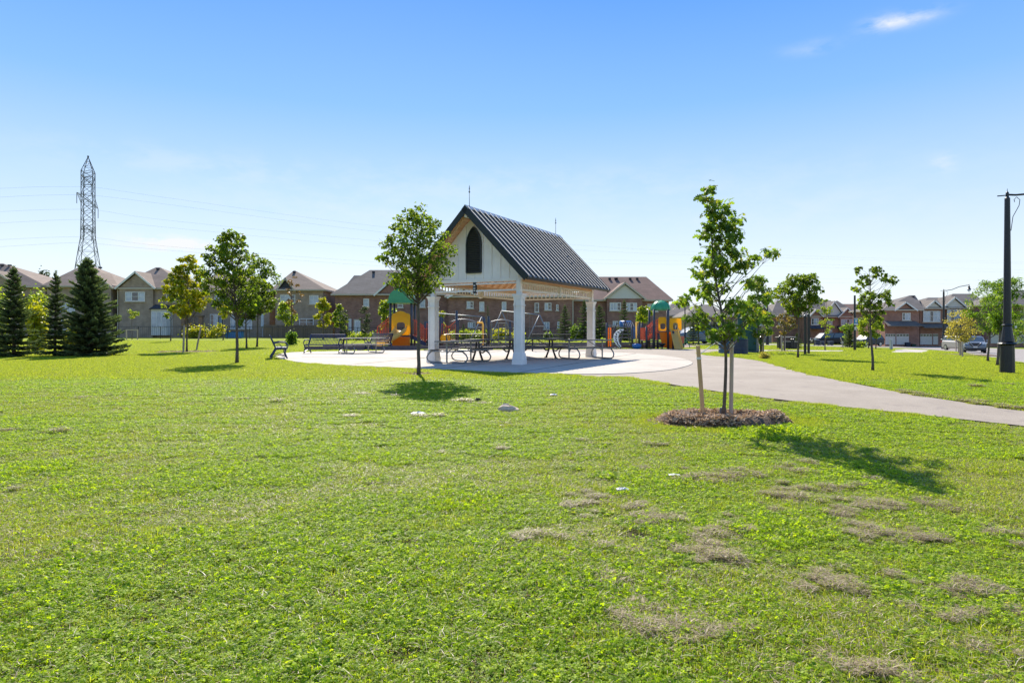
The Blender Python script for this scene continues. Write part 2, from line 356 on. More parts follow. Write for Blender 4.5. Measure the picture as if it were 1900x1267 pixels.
def smooth_poly(pts, it=2):
    for _ in range(it):
        q = []
        for i in range(len(pts)):
            a, b = Vector(pts[i]), Vector(pts[(i + 1) % len(pts)]); q += [a.lerp(b, .25), a.lerp(b, .75)]
        pts = q
    return pts
def sheet(name, poly, dz, m, step=1.5, thick=0.0, kind='structure'):
    bm = bmesh.new(); vs_ = [bm.verts.new((p[0], p[1], 0)) for p in poly]; f = bm.faces.new(vs_); bm.normal_update()
    if f.normal.z < 0: f.normal_flip()
    xs = [p[0] for p in poly]; ys = [p[1] for p in poly]
    for lo, hi, no in ((min(xs), max(xs), (1, 0, 0)), (min(ys), max(ys), (0, 1, 0))):
        v = math.floor(lo / step) * step + step
        while v < hi:
            bmesh.ops.bisect_plane(bm, geom=bm.verts[:] + bm.edges[:] + bm.faces[:], plane_co=(v * no[0], v * no[1], 0), plane_no=no, dist=1e-5); v += step
    if thick:
        be = [e for e in bm.edges if len(e.link_faces) == 1]
        r = bmesh.ops.extrude_edge_only(bm, edges=be); low = [g for g in r['geom'] if isinstance(g, bmesh.types.BMVert)]
        ls = set(low)
    for v in bm.verts: v.co.z = H(v.co.x, v.co.y) + dz - (thick if thick and v in ls else 0)
    me = bpy.data.meshes.new(name); bm.to_mesh(me); bm.free(); return tag(link(name, me, m), kind=kind)
def pp(lst): return [P(*q).to_2d() for q in lst]
def surfmat(name, c1, c2, spots, speck, crack=None, scale=0.7):
    m = bpy.data.materials.new(name); m.use_nodes = True; n, l = nodes_of(m); b = n['Principled BSDF']; b.inputs['Roughness'].default_value = 0.88
    g = n.new('ShaderNodeNewGeometry')
    def nse(s, d=6): z = n.new('ShaderNodeTexNoise'); z.inputs['Scale'].default_value = s; z.inputs['Detail'].default_value = d; z.inputs['Roughness'].default_value = 0.6; l.new(g.outputs['Position'], z.inputs['Vector']); return z.outputs[0]
    def mixc(f, a, b_, lo, hi):
        mr = n.new('ShaderNodeMapRange'); mr.inputs[1].default_value = lo; mr.inputs[2].default_value = hi; l.new(f, mr.inputs[0])
        x = n.new('ShaderNodeMix'); x.data_type = 'RGBA'; l.new(mr.outputs[0], x.inputs[0])
        for i, c in ((6, a), (7, b_)):
            if isinstance(c, tuple): x.inputs[i].default_value = (*c, 1)
            else: l.new(c, x.inputs[i])
        return x.outputs[2]
    c = mixc(nse(scale, 8), c1, c2, 0.3, 0.7)
    c = mixc(nse(90, 3), c, speck, 0.5, 0.78)
    c = mixc(nse(2.3, 6), c, spots, 0.58, 0.70)
    l.new(c, b.inputs['Base Color'])
    bp = n.new('ShaderNodeBump'); bp.inputs['Distance'].default_value = 0.004; l.new(nse(120, 3), bp.inputs['Height']); l.new(bp.outputs[0], b.inputs['Normal'])
    return m
CONC = surfmat('pad_concrete', (0.41, 0.355, 0.28), (0.53, 0.47, 0.38), (0.33, 0.29, 0.25), (0.38, 0.34, 0.30))
ASPH = surfmat('aged_path_asphalt', (0.275, 0.225, 0.168), (0.38, 0.318, 0.245), (0.25, 0.205, 0.165), (0.19, 0.155, 0.125))
ROAD = surfmat('street_asphalt', (0.29, 0.25, 0.21), (0.34, 0.30, 0.255), (0.2, 0.19, 0.18), (0.18, 0.17, 0.16))
MULCHG = surfmat('playground_wood_fibre', (0.20, 0.135, 0.10), (0.27, 0.19, 0.145), (0.14, 0.10, 0.075), (0.32, 0.24, 0.18), scale=1.5)
pad_px = [(505, 664), (545, 672.5), (600, 678), (680, 681.5), (777, 685), (850, 689), (930, 693), (1010, 695.5), (1090, 696), (1160, 695), (1239, 689), (1275, 681), (1289, 674), (1267, 665.5), (1215, 659), (1140, 654.5), (1000, 652), (820, 652), (700, 651.5), (560, 653.5), (520, 656)]
pad = smooth_poly(pp(pad_px), 2)
asph_px = [(1100, 700.5), (1165, 701), (1200, 707), (1300, 723), (1400, 737), (1500, 749), (1600, 760), (1700, 770), (1800, 781), (1900, 792), (2300, 838), (2300, 800), (1900, 764), (1800, 750), (1700, 735), (1600, 716), (1500, 696), (1447, 681), (1415, 671), (1365, 664), (1310, 660), (1290, 656.5), (1330, 653), (1365, 652), (1372, 650.5), (1330, 648.5), (1240, 647.5), (1120, 648), (980, 649), (820, 650), (700, 650.5), (700, 656), (900, 660), (1000, 690)]
asph = pp(asph_px)
walk_px = [(1290, 656), (1330, 653.5), (1400, 652.8), (1500, 653), (1640, 653.2), (1700, 655), (1722, 651.5), (1690, 648.5), (1640, 648), (1600, 650), (1500, 649.8), (1400, 649.6), (1330, 649)]
walk = pp([(1372, 652.6), (1500, 652.9), (1560, 653), (1565, 650.6), (1500, 650.3), (1372, 650)])
slab2 = pp([(1652, 654.5), (1662, 649.5), (1680, 648), (1722, 650), (1724, 652), (1710, 655)])
play_px = [(560, 651), (700, 650), (900, 648.8), (1100, 647.3), (1272, 646.6), (1300, 643), (1272, 639.5), (1100, 640.5), (900, 641), (700, 642), (600, 645)]
play = pp(play_px)
street_px = [(2600, 735), (1900, 675), (1862, 668), (1800, 657), (1755, 651), (1700, 646.5), (1600, 643.5), (1400, 641.5), (1270, 640), (1270, 637), (1400, 637.6), (1600, 640.3), (1800, 644.5), (1900, 648), (2600, 668)]
street = pp(street_px)
sheet('playground_surface', play, 0.012, MULCHG)
sheet('asphalt_path', asph, 0.018, ASPH)
sheet('concrete_pad', pad, 0.034, CONC, thick=0.12)
sheet('walkway', walk, 0.024, CONC)
sheet('paved_landing', slab2, 0.03, CONC)
sheet('street', street, 0.015, ROAD, step=4)
# pad joints: thin recessed-looking saw cuts as dark inlaid strips
for k, (a, b) in enumerate((((800, 687), (1120, 655)), ((960, 694), (1180, 657)), ((640, 679.5), (930, 652.5)), ((560, 664), (1280, 669)))):
    p, q = P(*a), P(*b); mb = MB(); mb.beam((p.x, p.y, 0.0365), (q.x, q.y, 0.0365), 0.022, 0.006)
    tag(mb.build('pavement_joint', mat('joint_dirt', (0.06, 0.05, 0.04), 0.95)), kind='structure')
# low playground border
EDGE = mat('grey_border_timber', (0.16, 0.12, 0.115), 0.8, var=0.2)
bd = thing('playground_border', 'low dark border curb round the playground surface behind the pad', 'border', P(900, 649))
brd = [Vector((*q, H(*q))) for q in pp([(566, 650.4), (700, 649.4), (800, 649), (900, 648.2), (1000, 647.6), (1100, 646.8), (1268, 645.8)])] 
for a, b in zip(brd[:-1], brd[1:]):
    mb = MB(); mb.beam(a - bd.location + Vector((0, 0, .13)), b - bd.location + Vector((0, 0, .13)), 0.12, 0.24); mb.build('border_rail', EDGE, bd)
bd2 = thing('playground_border', 'long dark border curb along the far side of the playground by the lawn', 'border', P(900, 641))
brd = [Vector((*q, H(*q))) for q in pp([(600, 645), (700, 641.8), (900, 640.8), (1100, 640.3), (1272, 639.3)])]
for a, b in zip(brd[:-1], brd[1:]):
    mb = MB(); mb.beam(a - bd2.location + Vector((0, 0, .1)), b - bd2.location + Vector((0, 0, .1)), 0.12, 0.22); mb.build('border_rail', EDGE, bd2)

def inpoly(x, y, poly):
    c = np.zeros(len(x), bool); n = len(poly)
    for i in range(n):
        x0, y0 = poly[i][0], poly[i][1]; x1, y1 = poly[(i + 1) % n][0], poly[(i + 1) % n][1]
        if y0 == y1: continue
        c ^= ((y0 > y) != (y1 > y)) & (x < (x1 - x0) * (y - y0) / (y1 - y0) + x0)
    return c
def dist_poly(x, y, poly):
    d = np.full(len(x), 1e9); n = len(poly)
    for i in range(n):
        a = np.array(poly[i][:2], float); b = np.array(poly[(i + 1) % n][:2], float); ab = b - a; L = (ab ** 2).sum() + 1e-12
        t = np.clip(((x - a[0]) * ab[0] + (y - a[1]) * ab[1]) / L, 0, 1)
        d = np.minimum(d, np.hypot(x - a[0] - t * ab[0], y - a[1] - t * ab[1]))
    return d
HARD = [pad, asph, walk, slab2, play, street]
MULCHES = []        # (x, y, rx, ry)

# ------------------------------------------------------------------ lawn plants
GRASSM = leafmat('lawn_blades', (0.13, 0.19, 0.016), (0.43, 0.46, 0.06), 0.5, dry=(0.46, 0.40, 0.20), tcol=(1.9, 1.9, 0.7), rough=.7, spec=.15)
CLOVERM = leafmat('clover_leaves', (0.055, 0.14, 0.008), (0.43, 0.52, 0.025), 0.48, dry=(0.42, 0.40, 0.03), tcol=(1.9, 2.0, 0.6), rough=.55, spec=.24)
DRYM = leafmat('dry_clippings', (0.12, 0.08, 0.04), (0.60, 0.48, 0.30), 0.2, dry=(0.60, 0.52, 0.36), tcol=(1.3, 1.2, 1.0))
def blades(rng, n, R, hmin, hmax, w, lean=0.6, flat=False, square=True):
    x = rng.uniform(-R, R, n); y = rng.uniform(-R, R, n)
    if not square:
        r = R * np.sqrt(rng.uniform(0, 1, n)); a = rng.uniform(0, 6.283, n); x, y = r * np.cos(a), r * np.sin(a)
    a = rng.uniform(0, 6.283, n); h = rng.uniform(hmin, hmax, n); ln = h * np.abs(rng.normal(0, lean, n))
    if flat: ln = h * rng.uniform(.8, 1.3, n); zz = rng.uniform(0.0, 0.03, n); h = h * rng.uniform(0.02, .35, n)
    else: zz = np.zeros(n)
    d = np.stack([np.cos(a), np.sin(a), 0 * a], 1); s = np.stack([-np.sin(a + rng.normal(0, .6, n)), np.cos(a), 0 * a], 1)
    b = np.stack([x, y, zz], 1); ww = (w * rng.uniform(.7, 1.3, n))[:, None]
    m = b + d * (ln * .35)[:, None] + np.array([0, 0, 1]) * (h * .62)[:, None]; t = b + d * ln[:, None] + np.array([0, 0, 1]) * h[:, None]
    V = np.stack([b - s * ww, b + s * ww, m + s * ww * .8, m - s * ww * .8, m - s * ww * .8, m + s * ww * .8, t + s * ww * .12, t - s * ww * .12], 1).reshape(-1, 3)
    return V
def clovers(rng, n, R, h0, h1, size):
    x = rng.uniform(-R, R, n); y = rng.uniform(-R, R, n); z = rng.uniform(h0, h1, n) * (0.75 + 0.25 * np.sin(x * 23) * np.cos(y * 19))
    t, s, nr = rotmats(rng, n, 1.3); c = np.stack([x, y, z], 1); out = []
    sz = size * rng.uniform(.6, 1.3, n)[:, None]
    for k in range(3):
        a = 2.094 * k; u = t * math.cos(a) + s * math.sin(a); v = -t * math.sin(a) + s * math.cos(a)
        dn = nr * (-0.15) * sz
        out.append(np.stack([c, c + (u * .75 - v * .52) * sz + dn, c + u * 1.12 * sz + dn * 1.6, c + (u * .75 + v * .52) * sz + dn], 1))
    return np.concatenate(out, 0).reshape(-1, 3)
src = bpy.data.collections.new('lawn_sources')
def make_src(name, V, var, m):
    me = fastmesh(name, V, 4, var, m); o = bpy.data.objects.new(name, me); src.objects.link(o); return o
def patch(name, seed, nb, nc, nd, R=0.30, hb=(0.025, 0.065), cs=0.0085, wb=0.0018):
    """a lawn patch: blades, clover and clippings in one mesh with three materials"""
    rng = np.random.default_rng(seed); parts = []; mats_ = []
    if nb: V = blades(rng, nb, R, hb[0], hb[1], wb, .7); parts.append((V, np.repeat(np.clip(rng.beta(2, 2, nb) * .9 + (rng.random(nb) < .012) * 1, 0, 1), 2), 0))
    if nc: V = clovers(rng, nc, R, .02, .048, cs); parts.append((V, np.tile(np.clip(rng.beta(2, 1.8, nc) * .93 + (rng.random(nc) < .01), 0, 1), 3), 1))
    if nd: V = blades(rng, nd, R, .02, .07, wb * .8, flat=True); parts.append((V, np.repeat(rng.random(nd), 2), 2))
    V = np.concatenate([p[0] for p in parts]); var = np.concatenate([p[1] for p in parts]); mi = np.concatenate([np.full(len(p[1]), p[2]) for p in parts])
    me = fastmesh(name, V, 4, var); [me.materials.append(q) for q in (GRASSM, CLOVERM, DRYM)]; me.polygons.foreach_set('material_index', mi.astype(np.int32))
    o = bpy.data.objects.new(name, me); src.objects.link(o)
# indices follow the alphabetical order of the names
patch('a0_clover', 1, 850, 2050, 280, hb=(.012, .034), cs=.0095); patch('a1_clover', 2, 1200, 1700, 400, hb=(.012, .036), cs=.0095); patch('a2_clover', 3, 1450, 1450, 380, hb=(.014, .038), cs=.010)
patch('b0_grass', 4, 2450, 800, 620, hb=(.012, .036)); patch('b1_grass', 5, 2500, 600, 850, hb=(.014, .04)); patch('b2_grass', 6, 2300, 700, 900, hb=(.012, .035))
patch('c0_dry', 7, 1700, 500, 1000, hb=(.02, .045)); patch('c1_dry', 8, 1500, 350, 1200, hb=(.02, .045))
patch('d0_tuft', 9, 150, 40, 10, R=0.09, hb=(.015, .05)); patch('d1_tuft', 10, 190, 10, 20, R=0.10, hb=(.02, .06)); patch('d2_weed', 12, 60, 150, 5, R=.11, hb=(.02, .045), cs=.014)
patch('e0_thatch', 11, 20, 14, 200, R=0.058)
patch('f0_far', 13, 1500, 700, 260, R=.30, wb=.0035, cs=.012); patch('f1_far', 14, 1700, 400, 450, R=.30, wb=.0035, cs=.012); patch('f2_far', 15, 1500, 200, 600, R=.30, wb=.0035, cs=.012)
def scatter(name, pts, rz, scl, idx, kind='stuff', label=None, collection=src):
    me = bpy.data.meshes.new(name); me.vertices.add(len(pts)); me.vertices.foreach_set('co', np.asarray(pts, np.float32).ravel())
    for nm, ty, fld, dat in (('rz', 'FLOAT', 'value', rz), ('sc', 'FLOAT_VECTOR', 'vector', scl), ('idx', 'INT', 'value', idx)):
        a = me.attributes.new(nm, ty, 'POINT'); a.data.foreach_set(fld, np.asarray(dat, np.int32 if ty == 'INT' else np.float32).ravel())
    me.update(); o = link(name, me)
    ng = bpy.data.node_groups.new(name + '_nodes', 'GeometryNodeTree'); ng.interface.new_socket('Geometry', in_out='INPUT', socket_type='NodeSocketGeometry'); ng.interface.new_socket('Geometry', in_out='OUTPUT', socket_type='NodeSocketGeometry')
    N, L = ng.nodes, ng.links; gi = N.new('NodeGroupInput'); go = N.new('NodeGroupOutput'); ip = N.new('GeometryNodeInstanceOnPoints'); ci = N.new('GeometryNodeCollectionInfo')
    ci.inputs['Collection'].default_value = collection; ci.inputs['Separate Children'].default_value = True; ci.inputs['Reset Children'].default_value = True
    def at(nm, ty): a = N.new('GeometryNodeInputNamedAttribute'); a.data_type = ty; a.inputs['Name'].default_value = nm; return a.outputs['Attribute']
    cx = N.new('ShaderNodeCombineXYZ'); L.new(at('rz', 'FLOAT'), cx.inputs[2])
    L.new(gi.outputs[0], ip.inputs['Points']); L.new(ci.outputs[0], ip.inputs['Instance']); ip.inputs['Pick Instance'].default_value = True
    L.new(at('idx', 'INT'), ip.inputs['Instance Index']); L.new(cx.outputs[0], ip.inputs['Rotation']); L.new(at('sc', 'FLOAT_VECTOR'), ip.inputs['Scale']); L.new(ip.outputs[0], go.inputs[0])
    md = o.modifiers.new('scatter', 'NODES'); md.node_group = ng
    return tag(o, label, kind=kind)
def lf(x, y, s, seed=0.0): return mnoise.noise(Vector((x * s + seed, y * s - seed, seed * 1.7)))
DRYBLOBS = [  # photograph pixels of the dry clipping drifts: x, y, half width, half height, strength
    (1130, 940, 55, 14, 1), (1200, 965, 45, 10, .8), (1300, 1020, 62, 18, 1), (1330, 885, 60, 9, 1), (1455, 925, 50, 14, 1), (1545, 955, 60, 12, 1), (1640, 990, 60, 13, 1), (1700, 1010, 30, 10, .8),
    (1350, 985, 40, 12, .7), (1530, 1080, 40, 14, .8), (1100, 1030, 55, 14, .6), (1160, 1075, 30, 10, .6), (1600, 1190, 90, 22, .8), (1230, 1130, 60, 16, .5), (1780, 1090, 60, 16, .5), (1480, 870, 90, 8, .6),
    (1200, 830, 60, 6, .6), (700, 735, 60, 4, .4), (190, 735, 40, 4, .6), (90, 800, 60, 6, .5), (430, 745, 50, 4, .3), (30, 905, 50, 8, .3), (770, 775, 60, 5, .5), (980, 835, 60, 5, .3), (1010, 1000, 40, 5, .3), (1750, 1150, 60, 10, .5), (1820, 1210, 60, 10, .5), (1700, 1240, 90, 18, .7), (1280, 1170, 70, 16, .6), (870, 745, 20, 5, .9), (1580, 722, 60, 4, .7), (1520, 706, 40, 3, .6), (1660, 738, 60, 4, .8), (1760, 752, 60, 4, .8), (1860, 766, 60, 4, .9), (1820, 720, 30, 4, .6), (1330, 656, 30, 2, .8), (1580, 910, 50, 8, .7), (1700, 940, 90, 9, .5), (1830, 1000, 60, 10, .5)]
def dryness(x, y):
    z = H(x, y); px = CX + x / y * F; py = HY + (CZ - z) / y * F; s = 0.0
    for (bx, by, wx, wy, a) in DRYBLOBS:
        r = ((px - bx) / wx) ** 2 + ((py - by) / wy) ** 2
        if r < 4: s = max(s, a * math.exp(-r * .9))
    return s
pts = []; rzs = []; scs = []; ids = []
rnd = random.Random(5)
def put(x, y, i, s=1.0, sz=1.0, z=0.0):
    pts.append((x, y, H(x, y) + z)); rzs.append(rnd.uniform(0, 6.283)); scs.append((s, s, s * sz)); ids.append(i)
def cells(y0, y1, step, mfac=.84):
    X = []; Y = []; y = y0
    while y < y1:
        w = mfac * y + 1.2; x = -w
        while x < w: X.append(x + rnd.uniform(-.3, .3) * step); Y.append(y + rnd.uniform(-.3, .3) * step); x += step
        y += step
    return np.array(X), np.array(Y)
def clear_of(X, Y):
    d = np.full(len(X), 1e9)
    for pl in HARD:
        q = dist_poly(X, Y, pl); q[inpoly(X, Y, pl)] *= -1; d = np.minimum(d, q)
    for (mx_, my_, rx, ry) in MULCHES:
        q = (np.sqrt(((X - mx_) / rx) ** 2 + ((Y - my_) / ry) ** 2) - 1) * min(rx, ry); d = np.minimum(d, q)
    return d

def build_lawn():
    for (y0, y1, st, far) in ((1.7, 8.0, .40, 0), (8.0, 16.0, .42, 1), (16.0, 30.0, .58, 2), (30, 62, 1.0, 3)):
        X, Y = cells(y0, y1, st); D = clear_of(X, Y)
        for x, y, d in zip(X, Y, D):
            need = (0.30, .34, .46, .8)[far]
            n1 = lf(x, y, .45, 3.1); n2 = lf(x, y, 1.3, 7.7); dr = dryness(x, y) if y < 20 else 0
            if d > need:
                if far == 0: i = rnd.choice((6, 7)) if dr > .6 or n1 < -.45 else rnd.choice((3, 4, 5)) if (n1 + n2 * .6 < -.02 or dr > .2) else rnd.choice((0, 1, 2))
                elif far == 1: i = rnd.choice((6, 7)) if dr > .6 else rnd.choice((3, 4, 5, 2)) if n1 + n2 * .6 < .08 else rnd.choice((0, 1, 2))
                elif far == 2 and False: pass
                else: i = 12 + (2 if n1 < -.2 else rnd.choice((0, 1)))
                if far in (1, 2) and x > 4 and d < 1.25 and inpoly(np.array([x]), np.array([y - 1.35]), asph)[0] and rnd.random() < .75: i = 7 if far == 1 else 14
                s = (1.0, 1.15, 1.5, 2.6)[far]
                put(x, y, i, s * rnd.uniform(.95, 1.1), (rnd.uniform(.75, 1.25) * (1 + .5 * n2), .85, .62, .42)[far])
            elif d > .05:
                for _ in range((14, 18, 16, 9)[far]):
                    xx, yy = x + rnd.uniform(-.5, .5) * st, y + rnd.uniform(-.5, .5) * st
                    dd = clear_of(np.array([xx]), np.array([yy]))[0]
                    if far in (1, 2) and x > 4 and dd > 0 and rnd.random() < .45 and inpoly(np.array([x]), np.array([y - 1.2]), asph)[0]: put(xx, yy, 11, 1.6, .8, .012)
                    if dd > -.015: put(xx, yy, rnd.choice((8, 9)), (1, 1, 1.3, 1.6)[far], .9)
    for _ in range(110):
        q = P(rnd.gauss(1425, 38), rnd.gauss(803, 8))
        if clear_of(np.array([q.x]), np.array([q.y]))[0] > -.04: put(q.x, q.y, rnd.choice((10, 10, 8)), rnd.uniform(.9, 1.3), rnd.uniform(1, 1.7))
    # taller weeds and tufts in the near lawn, thatch in the drifts
    for _ in range(1500):
        y = 1.9 + 12 * rnd.random() ** 1.3; x = rnd.uniform(-.84 * y - .5, .84 * y + .5)
        if clear_of(np.array([x]), np.array([y]))[0] > .1: put(x, y, rnd.choice((8, 9, 10, 10)), rnd.uniform(.7, 1.25), rnd.uniform(.7, 1.1))
    for (bx, by, wx, wy, a) in DRYBLOBS:
        k = int(a * wx * wy / 3.2) + 12
        for _ in range(k):
            gx_, gy_ = rnd.gauss(0, .95), rnd.gauss(0, .95); p = P(bx + gx_ * wx, by + gy_ * wy)
            if mnoise.noise(Vector((p.x * 2.6, p.y * 2.6, 4.2))) + .45 * mnoise.noise(Vector((p.x * 9, p.y * 9, 1.2))) + .5 * mnoise.noise(Vector((p.x * 20, p.y * 20, 3.3))) < rnd.uniform(-.12, .50) + .13 * math.hypot(gx_, gy_): continue
            if clear_of(np.array([p.x]), np.array([p.y]))[0] > .1: put(p.x, p.y, 11, rnd.uniform(.6, 1.5) * min(1.5, max(.7, p.y / 7)), rnd.uniform(.35, .85), rnd.uniform(.004, .034))
    scatter('lawn_grass', pts, rzs, scs, ids, label='bright green lawn of clover and grass with dry clippings')

# ------------------------------------------------------------------ pavilion
def pavilion():
    hx, hy = 1.75, 3.4; rz = -math.atan2(.465, .885)
    R = thing('pavilion', 'open white picnic pavilion with steep dark ribbed metal roof and pointed louvre', 'pavilion', (0.28, 25.7, 0.034), rz)
    ridge, eave, hw, yo = 5.36, 2.90, 2.36, 4.05
    L = math.hypot(hw, ridge - eave); dx, dz = hw / L, -(ridge - eave) / L
    # columns
    for sx in (-1, 1):
        for sy in (-1, 1):
            cx_, cy_ = sx * hx, sy * hy
            mb = MB(); mb.b2(-.115, .115, -.115, .115, .36, 2.2)
            for a in (-1, 1):      # raised stiles leave a recessed panel on each face
                for b in (-1, 1): mb.b2(a * .117 - .021, a * .117 + .021, b * .117 - .021, b * .117 + .021, .362, 2.2)
            c = mb.build('column', WHITE, R, loc=(cx_, cy_, 0))
            q = MB(); q.b2(-.188, .188, -.188, .188, 0, .17); q.lathe((0, 0, 0), [(.26, .172), (.25, .2), (.228, .37), (.205, .385)], 4, math.pi / 4); q.build('plinth', WHITE, c)
            q = MB(); q.b2(-.158, .158, -.158, .158, 1.98, 2.01); q.lathe((0, 0, 0), [(.202, 2.201), (.21, 2.25), (.238, 2.31), (.262, 2.33), (.262, 2.375)], 4, math.pi / 4); q.build('capital', WHITE, c)
            q = MB(); q.b2(-.078, .078, -.078, .078, 2.377, 2.93); q.build('upper_post', WHITE, c)
    # plates, rails, balusters
    bal = MB().b2(-.016, .016, -.016, .016, 0, .19).mesh('baluster'); bal.materials.append(CREAM)
    for sx in (-1, 1):
        MB().b2(sx * hx - .06, sx * hx + .06, -hy + .1, hy - .1, 2.82, 2.94).build('plate_beam', PINE, R)
        MB().b2(sx * hx - .035, sx * hx + .035, -hy + .1, hy - .1, 2.75, 2.80).build('rail', CREAM, R)
        MB().b2(sx * hx - .035, sx * hx + .035, -hy + .1, hy - .1, 2.50, 2.56).build('rail', CREAM, R)
        MB().b2(sx * hx - .06, sx * hx + .06, -.06, .06, 2.46, 2.82).build('mid_post', CREAM, R)
        for k in range(33):
            y = -hy + .16 + k * (2 * hy - .32) / 32
            if abs(y) > .08: o = link('baluster', bal, None, R); o.location = (sx * hx, y, 2.56)
    for sy in (-1, 1):
        MB().b2(-hx + .1, hx - .1, sy * hy - .06, sy * hy + .06, 2.83, 2.93).build('plate_beam', WHITE, R)
        MB().b2(-hx + .1, hx - .1, sy * hy - .03, sy * hy + .03, 2.745, 2.795).build('rail', WHITE, R)
        MB().b2(-hx + .1, hx - .1, sy * hy - .03, sy * hy + .03, 2.50, 2.555).build('rail', WHITE, R)
        if sy > 0:
            for k in range(17): o = link('baluster', bal, None, R); o.location = (-hx + .16 + k * (2 * hx - .32) / 16, hy, 2.56)
    MB().b2(-.06, .06, -hy - .035, -hy + .045, 2.44, 2.86).build('hanger_post', mat('dark_plaque', (.02, .025, .03), .5), R)
    [MB().b2(-.035, .035, -hy - .042, -hy - .036, z, z + .035).build('pale_mark', TRIMW, R) for z in (2.52, 2.60, 2.70)]
    # roof trays with standing ribs, both slopes
    n = 21; pw = 2 * yo / n
    for s in (-1, 1):
        d = Vector((s * dx, 0, dz)); nr = Vector((s * -dz, 0, dx)); top = Vector((0, 0, ridge))
        mb = MB(); a = top + nr * .0; 
        o_ = [a + Vector((0, -pw / 2, 0)), a + Vector((0, pw / 2, 0)), a + d * L + Vector((0, pw / 2, 0)), a + d * L + Vector((0, -pw / 2, 0))]
        mb.extrude(o_, nr * .02)
        a = top + nr * .02 + Vector((0, -pw / 2, 0))
        # trapezoid rib on the tray's edge
        prof = [(-.002, 0), (.022, .056), (.088, .056), (.112, 0)]
        v = [a + Vector((0, y, 0)) + nr * h + d * t for t in (0.02, L + .01) for (y, h) in prof]
        mb.add(v, [(0, 1, 5, 4), (1, 2, 6, 5), (2, 3, 7, 6), (3, 2, 1, 0), (4, 5, 6, 7)])
        pm = mb.mesh('roof_panel'); pm.materials.append(ROOFM)
        for k in range(n): o = link('roof_panel', pm, None, R); o.location = (0, -yo + pw / 2 + k * pw, 0)
        # pine boards under the roof
        nb = 26; bw = (L - .02) / nb
        for k in range(nb):
            c = top - nr * .018 + d * (bw * (k + .5) + .01)
            MB().box(c, (bw - .008, 2 * yo - .1, .02), M=Matrix((d, Vector((0, 1, 0)), nr * s)).transposed()).build('ceiling_board', PINE, R)
        for k in range(15):    # rafters
            y = -yo + .25 + k * (2 * yo - .5) / 14
            MB().beam(top + d * .1 - nr * .075 + Vector((0, y, 0)), top + d * (L - .03) - nr * .075 + Vector((0, y, 0)), .04, .09, up=nr).build('rafter', PINE, R)
        # rake and eave trim
        for sy in (-1, 1):
            MB().beam(top - nr * .055 + Vector((0, sy * (yo + .018), 0)), top + d * (L + .02) - nr * .055 + Vector((0, sy * (yo + .018), 0)), .03, .19, up=nr).build('rake_trim', TRIMK, R)
        MB().beam(top + d * (L + .028) - nr * .03 + Vector((0, -yo, 0)), top + d * (L + .028) - nr * .03 + Vector((0, yo, 0)), .02, .11, up=nr).build('eave_trim', TRIMK, R)
    mb = MB(); 
    for s in (-1, 1):
        d = Vector((s * dx, 0, dz)); nr = Vector((s * -dz, 0, dx)); mb.beam(Vector((0, -yo - .03, ridge + .07)) + d * .09 + nr * .004 * (1 + s), Vector((0, yo + .03, ridge + .07)) + d * .09 + nr * .004 * (1 + s), .2, .014, up=nr)
    mb.build('ridge_cap', RIDGEM, R)
    MB().b2(-.05, .05, -yo + .03, yo - .03, ridge - .34, ridge - .18).build('ridge_beam', CREAM, R)
    for s in (-1, 1):
        for t in (.52,): 
            x = s * hw * t; z = ridge - (ridge - eave) * t - .2
            for sy in (-1, 1): MB().b2(x - .05, x + .05, sy * (hy + .05), sy * (yo - .05), z, z + .12).build('outrigger', CREAM, R)
    # gable ends: boards and battens
    for sy in (-1, 1):
        y0 = sy * (hy + .02); gb = 2.94; xm = 1.99; bwid = .345; nb = 12
        top_at = lambda x: min(ridge - .2, ridge - .14 - (ridge - eave) / hw * abs(x))
        xs = [-bwid * 6 + k * bwid for k in range(13)]
        for a, b in zip(xs[:-1], xs[1:]):
            if sy < 0 and abs((a + b) / 2) < .2: pass
            pts_ = [(a + .004, gb), (b - .004, gb), (b - .004, max(gb + .01, top_at(b))), (a + .004, max(gb + .01, top_at(a)))]
            if a < 0 < b: pts_.insert(3, (0, top_at(0)))
            MB().extrude([(p[0], y0, p[1]) for p in pts_], (0, sy * .018, 0)).build('gable_board', WHITE, R)
        for x in xs[1:-1]:
            t = top_at(x)
            if t > gb + .1: MB().b2(x - .022, x + .022, y0 + sy * .019, y0 + sy * .04, gb, t).build('batten', WHITE, R)
        MB().b2(-xm, xm, y0, y0 + sy * .05, gb - .06, gb - .004).build('gable_trim', WHITE, R)
        # pointed arch louvre
        w, z0, zs, z1 = .29, 3.17, 4.12, 4.76
        def half(z):
            if z <= zs: return w
            t = z - zs; hh_ = z1 - zs; Rr = (hh_ ** 2 + w ** 2) / (2 * w); return max(0, math.sqrt(max(0, Rr ** 2 - t ** 2)) - (Rr - w))
        def arch(k, n=14):
            zz = [z0] + [zs + (z1 - zs) * i / n for i in range(n + 1)]
            r = [(half(z) * k if z > z0 else w * k, z if z > z0 else z0 - (k - 1) * .3) for z in zz]
            return [(x, z) for x, z in r] + [(-x, z) for x, z in r[::-1]][1:]
        yv = y0 + sy * .042
        V = MB().extrude([(x * 1.0, yv, z) for x, z in arch(1.0)], (0, sy * .01, 0)).build('louvre_vent', LOUVRE, R)
        out = [(w * 1.0, z0)] + [(half(zs + (z1 - zs) * i / 16), zs + (z1 - zs) * i / 16) for i in range(17)]
        out = out + [(-x, z) for x, z in out[::-1][1:]]
        fr = MB()
        for a, b in zip(out, out[1:] + out[:1]): fr.beam((a[0], yv + sy * .025, a[1]), (b[0], yv + sy * .025, b[1]), .05, .05, up=(0, 1, 0))
        fr.build('vent_frame', LOUVRE, V)
        k = 0; z = z0 + .05
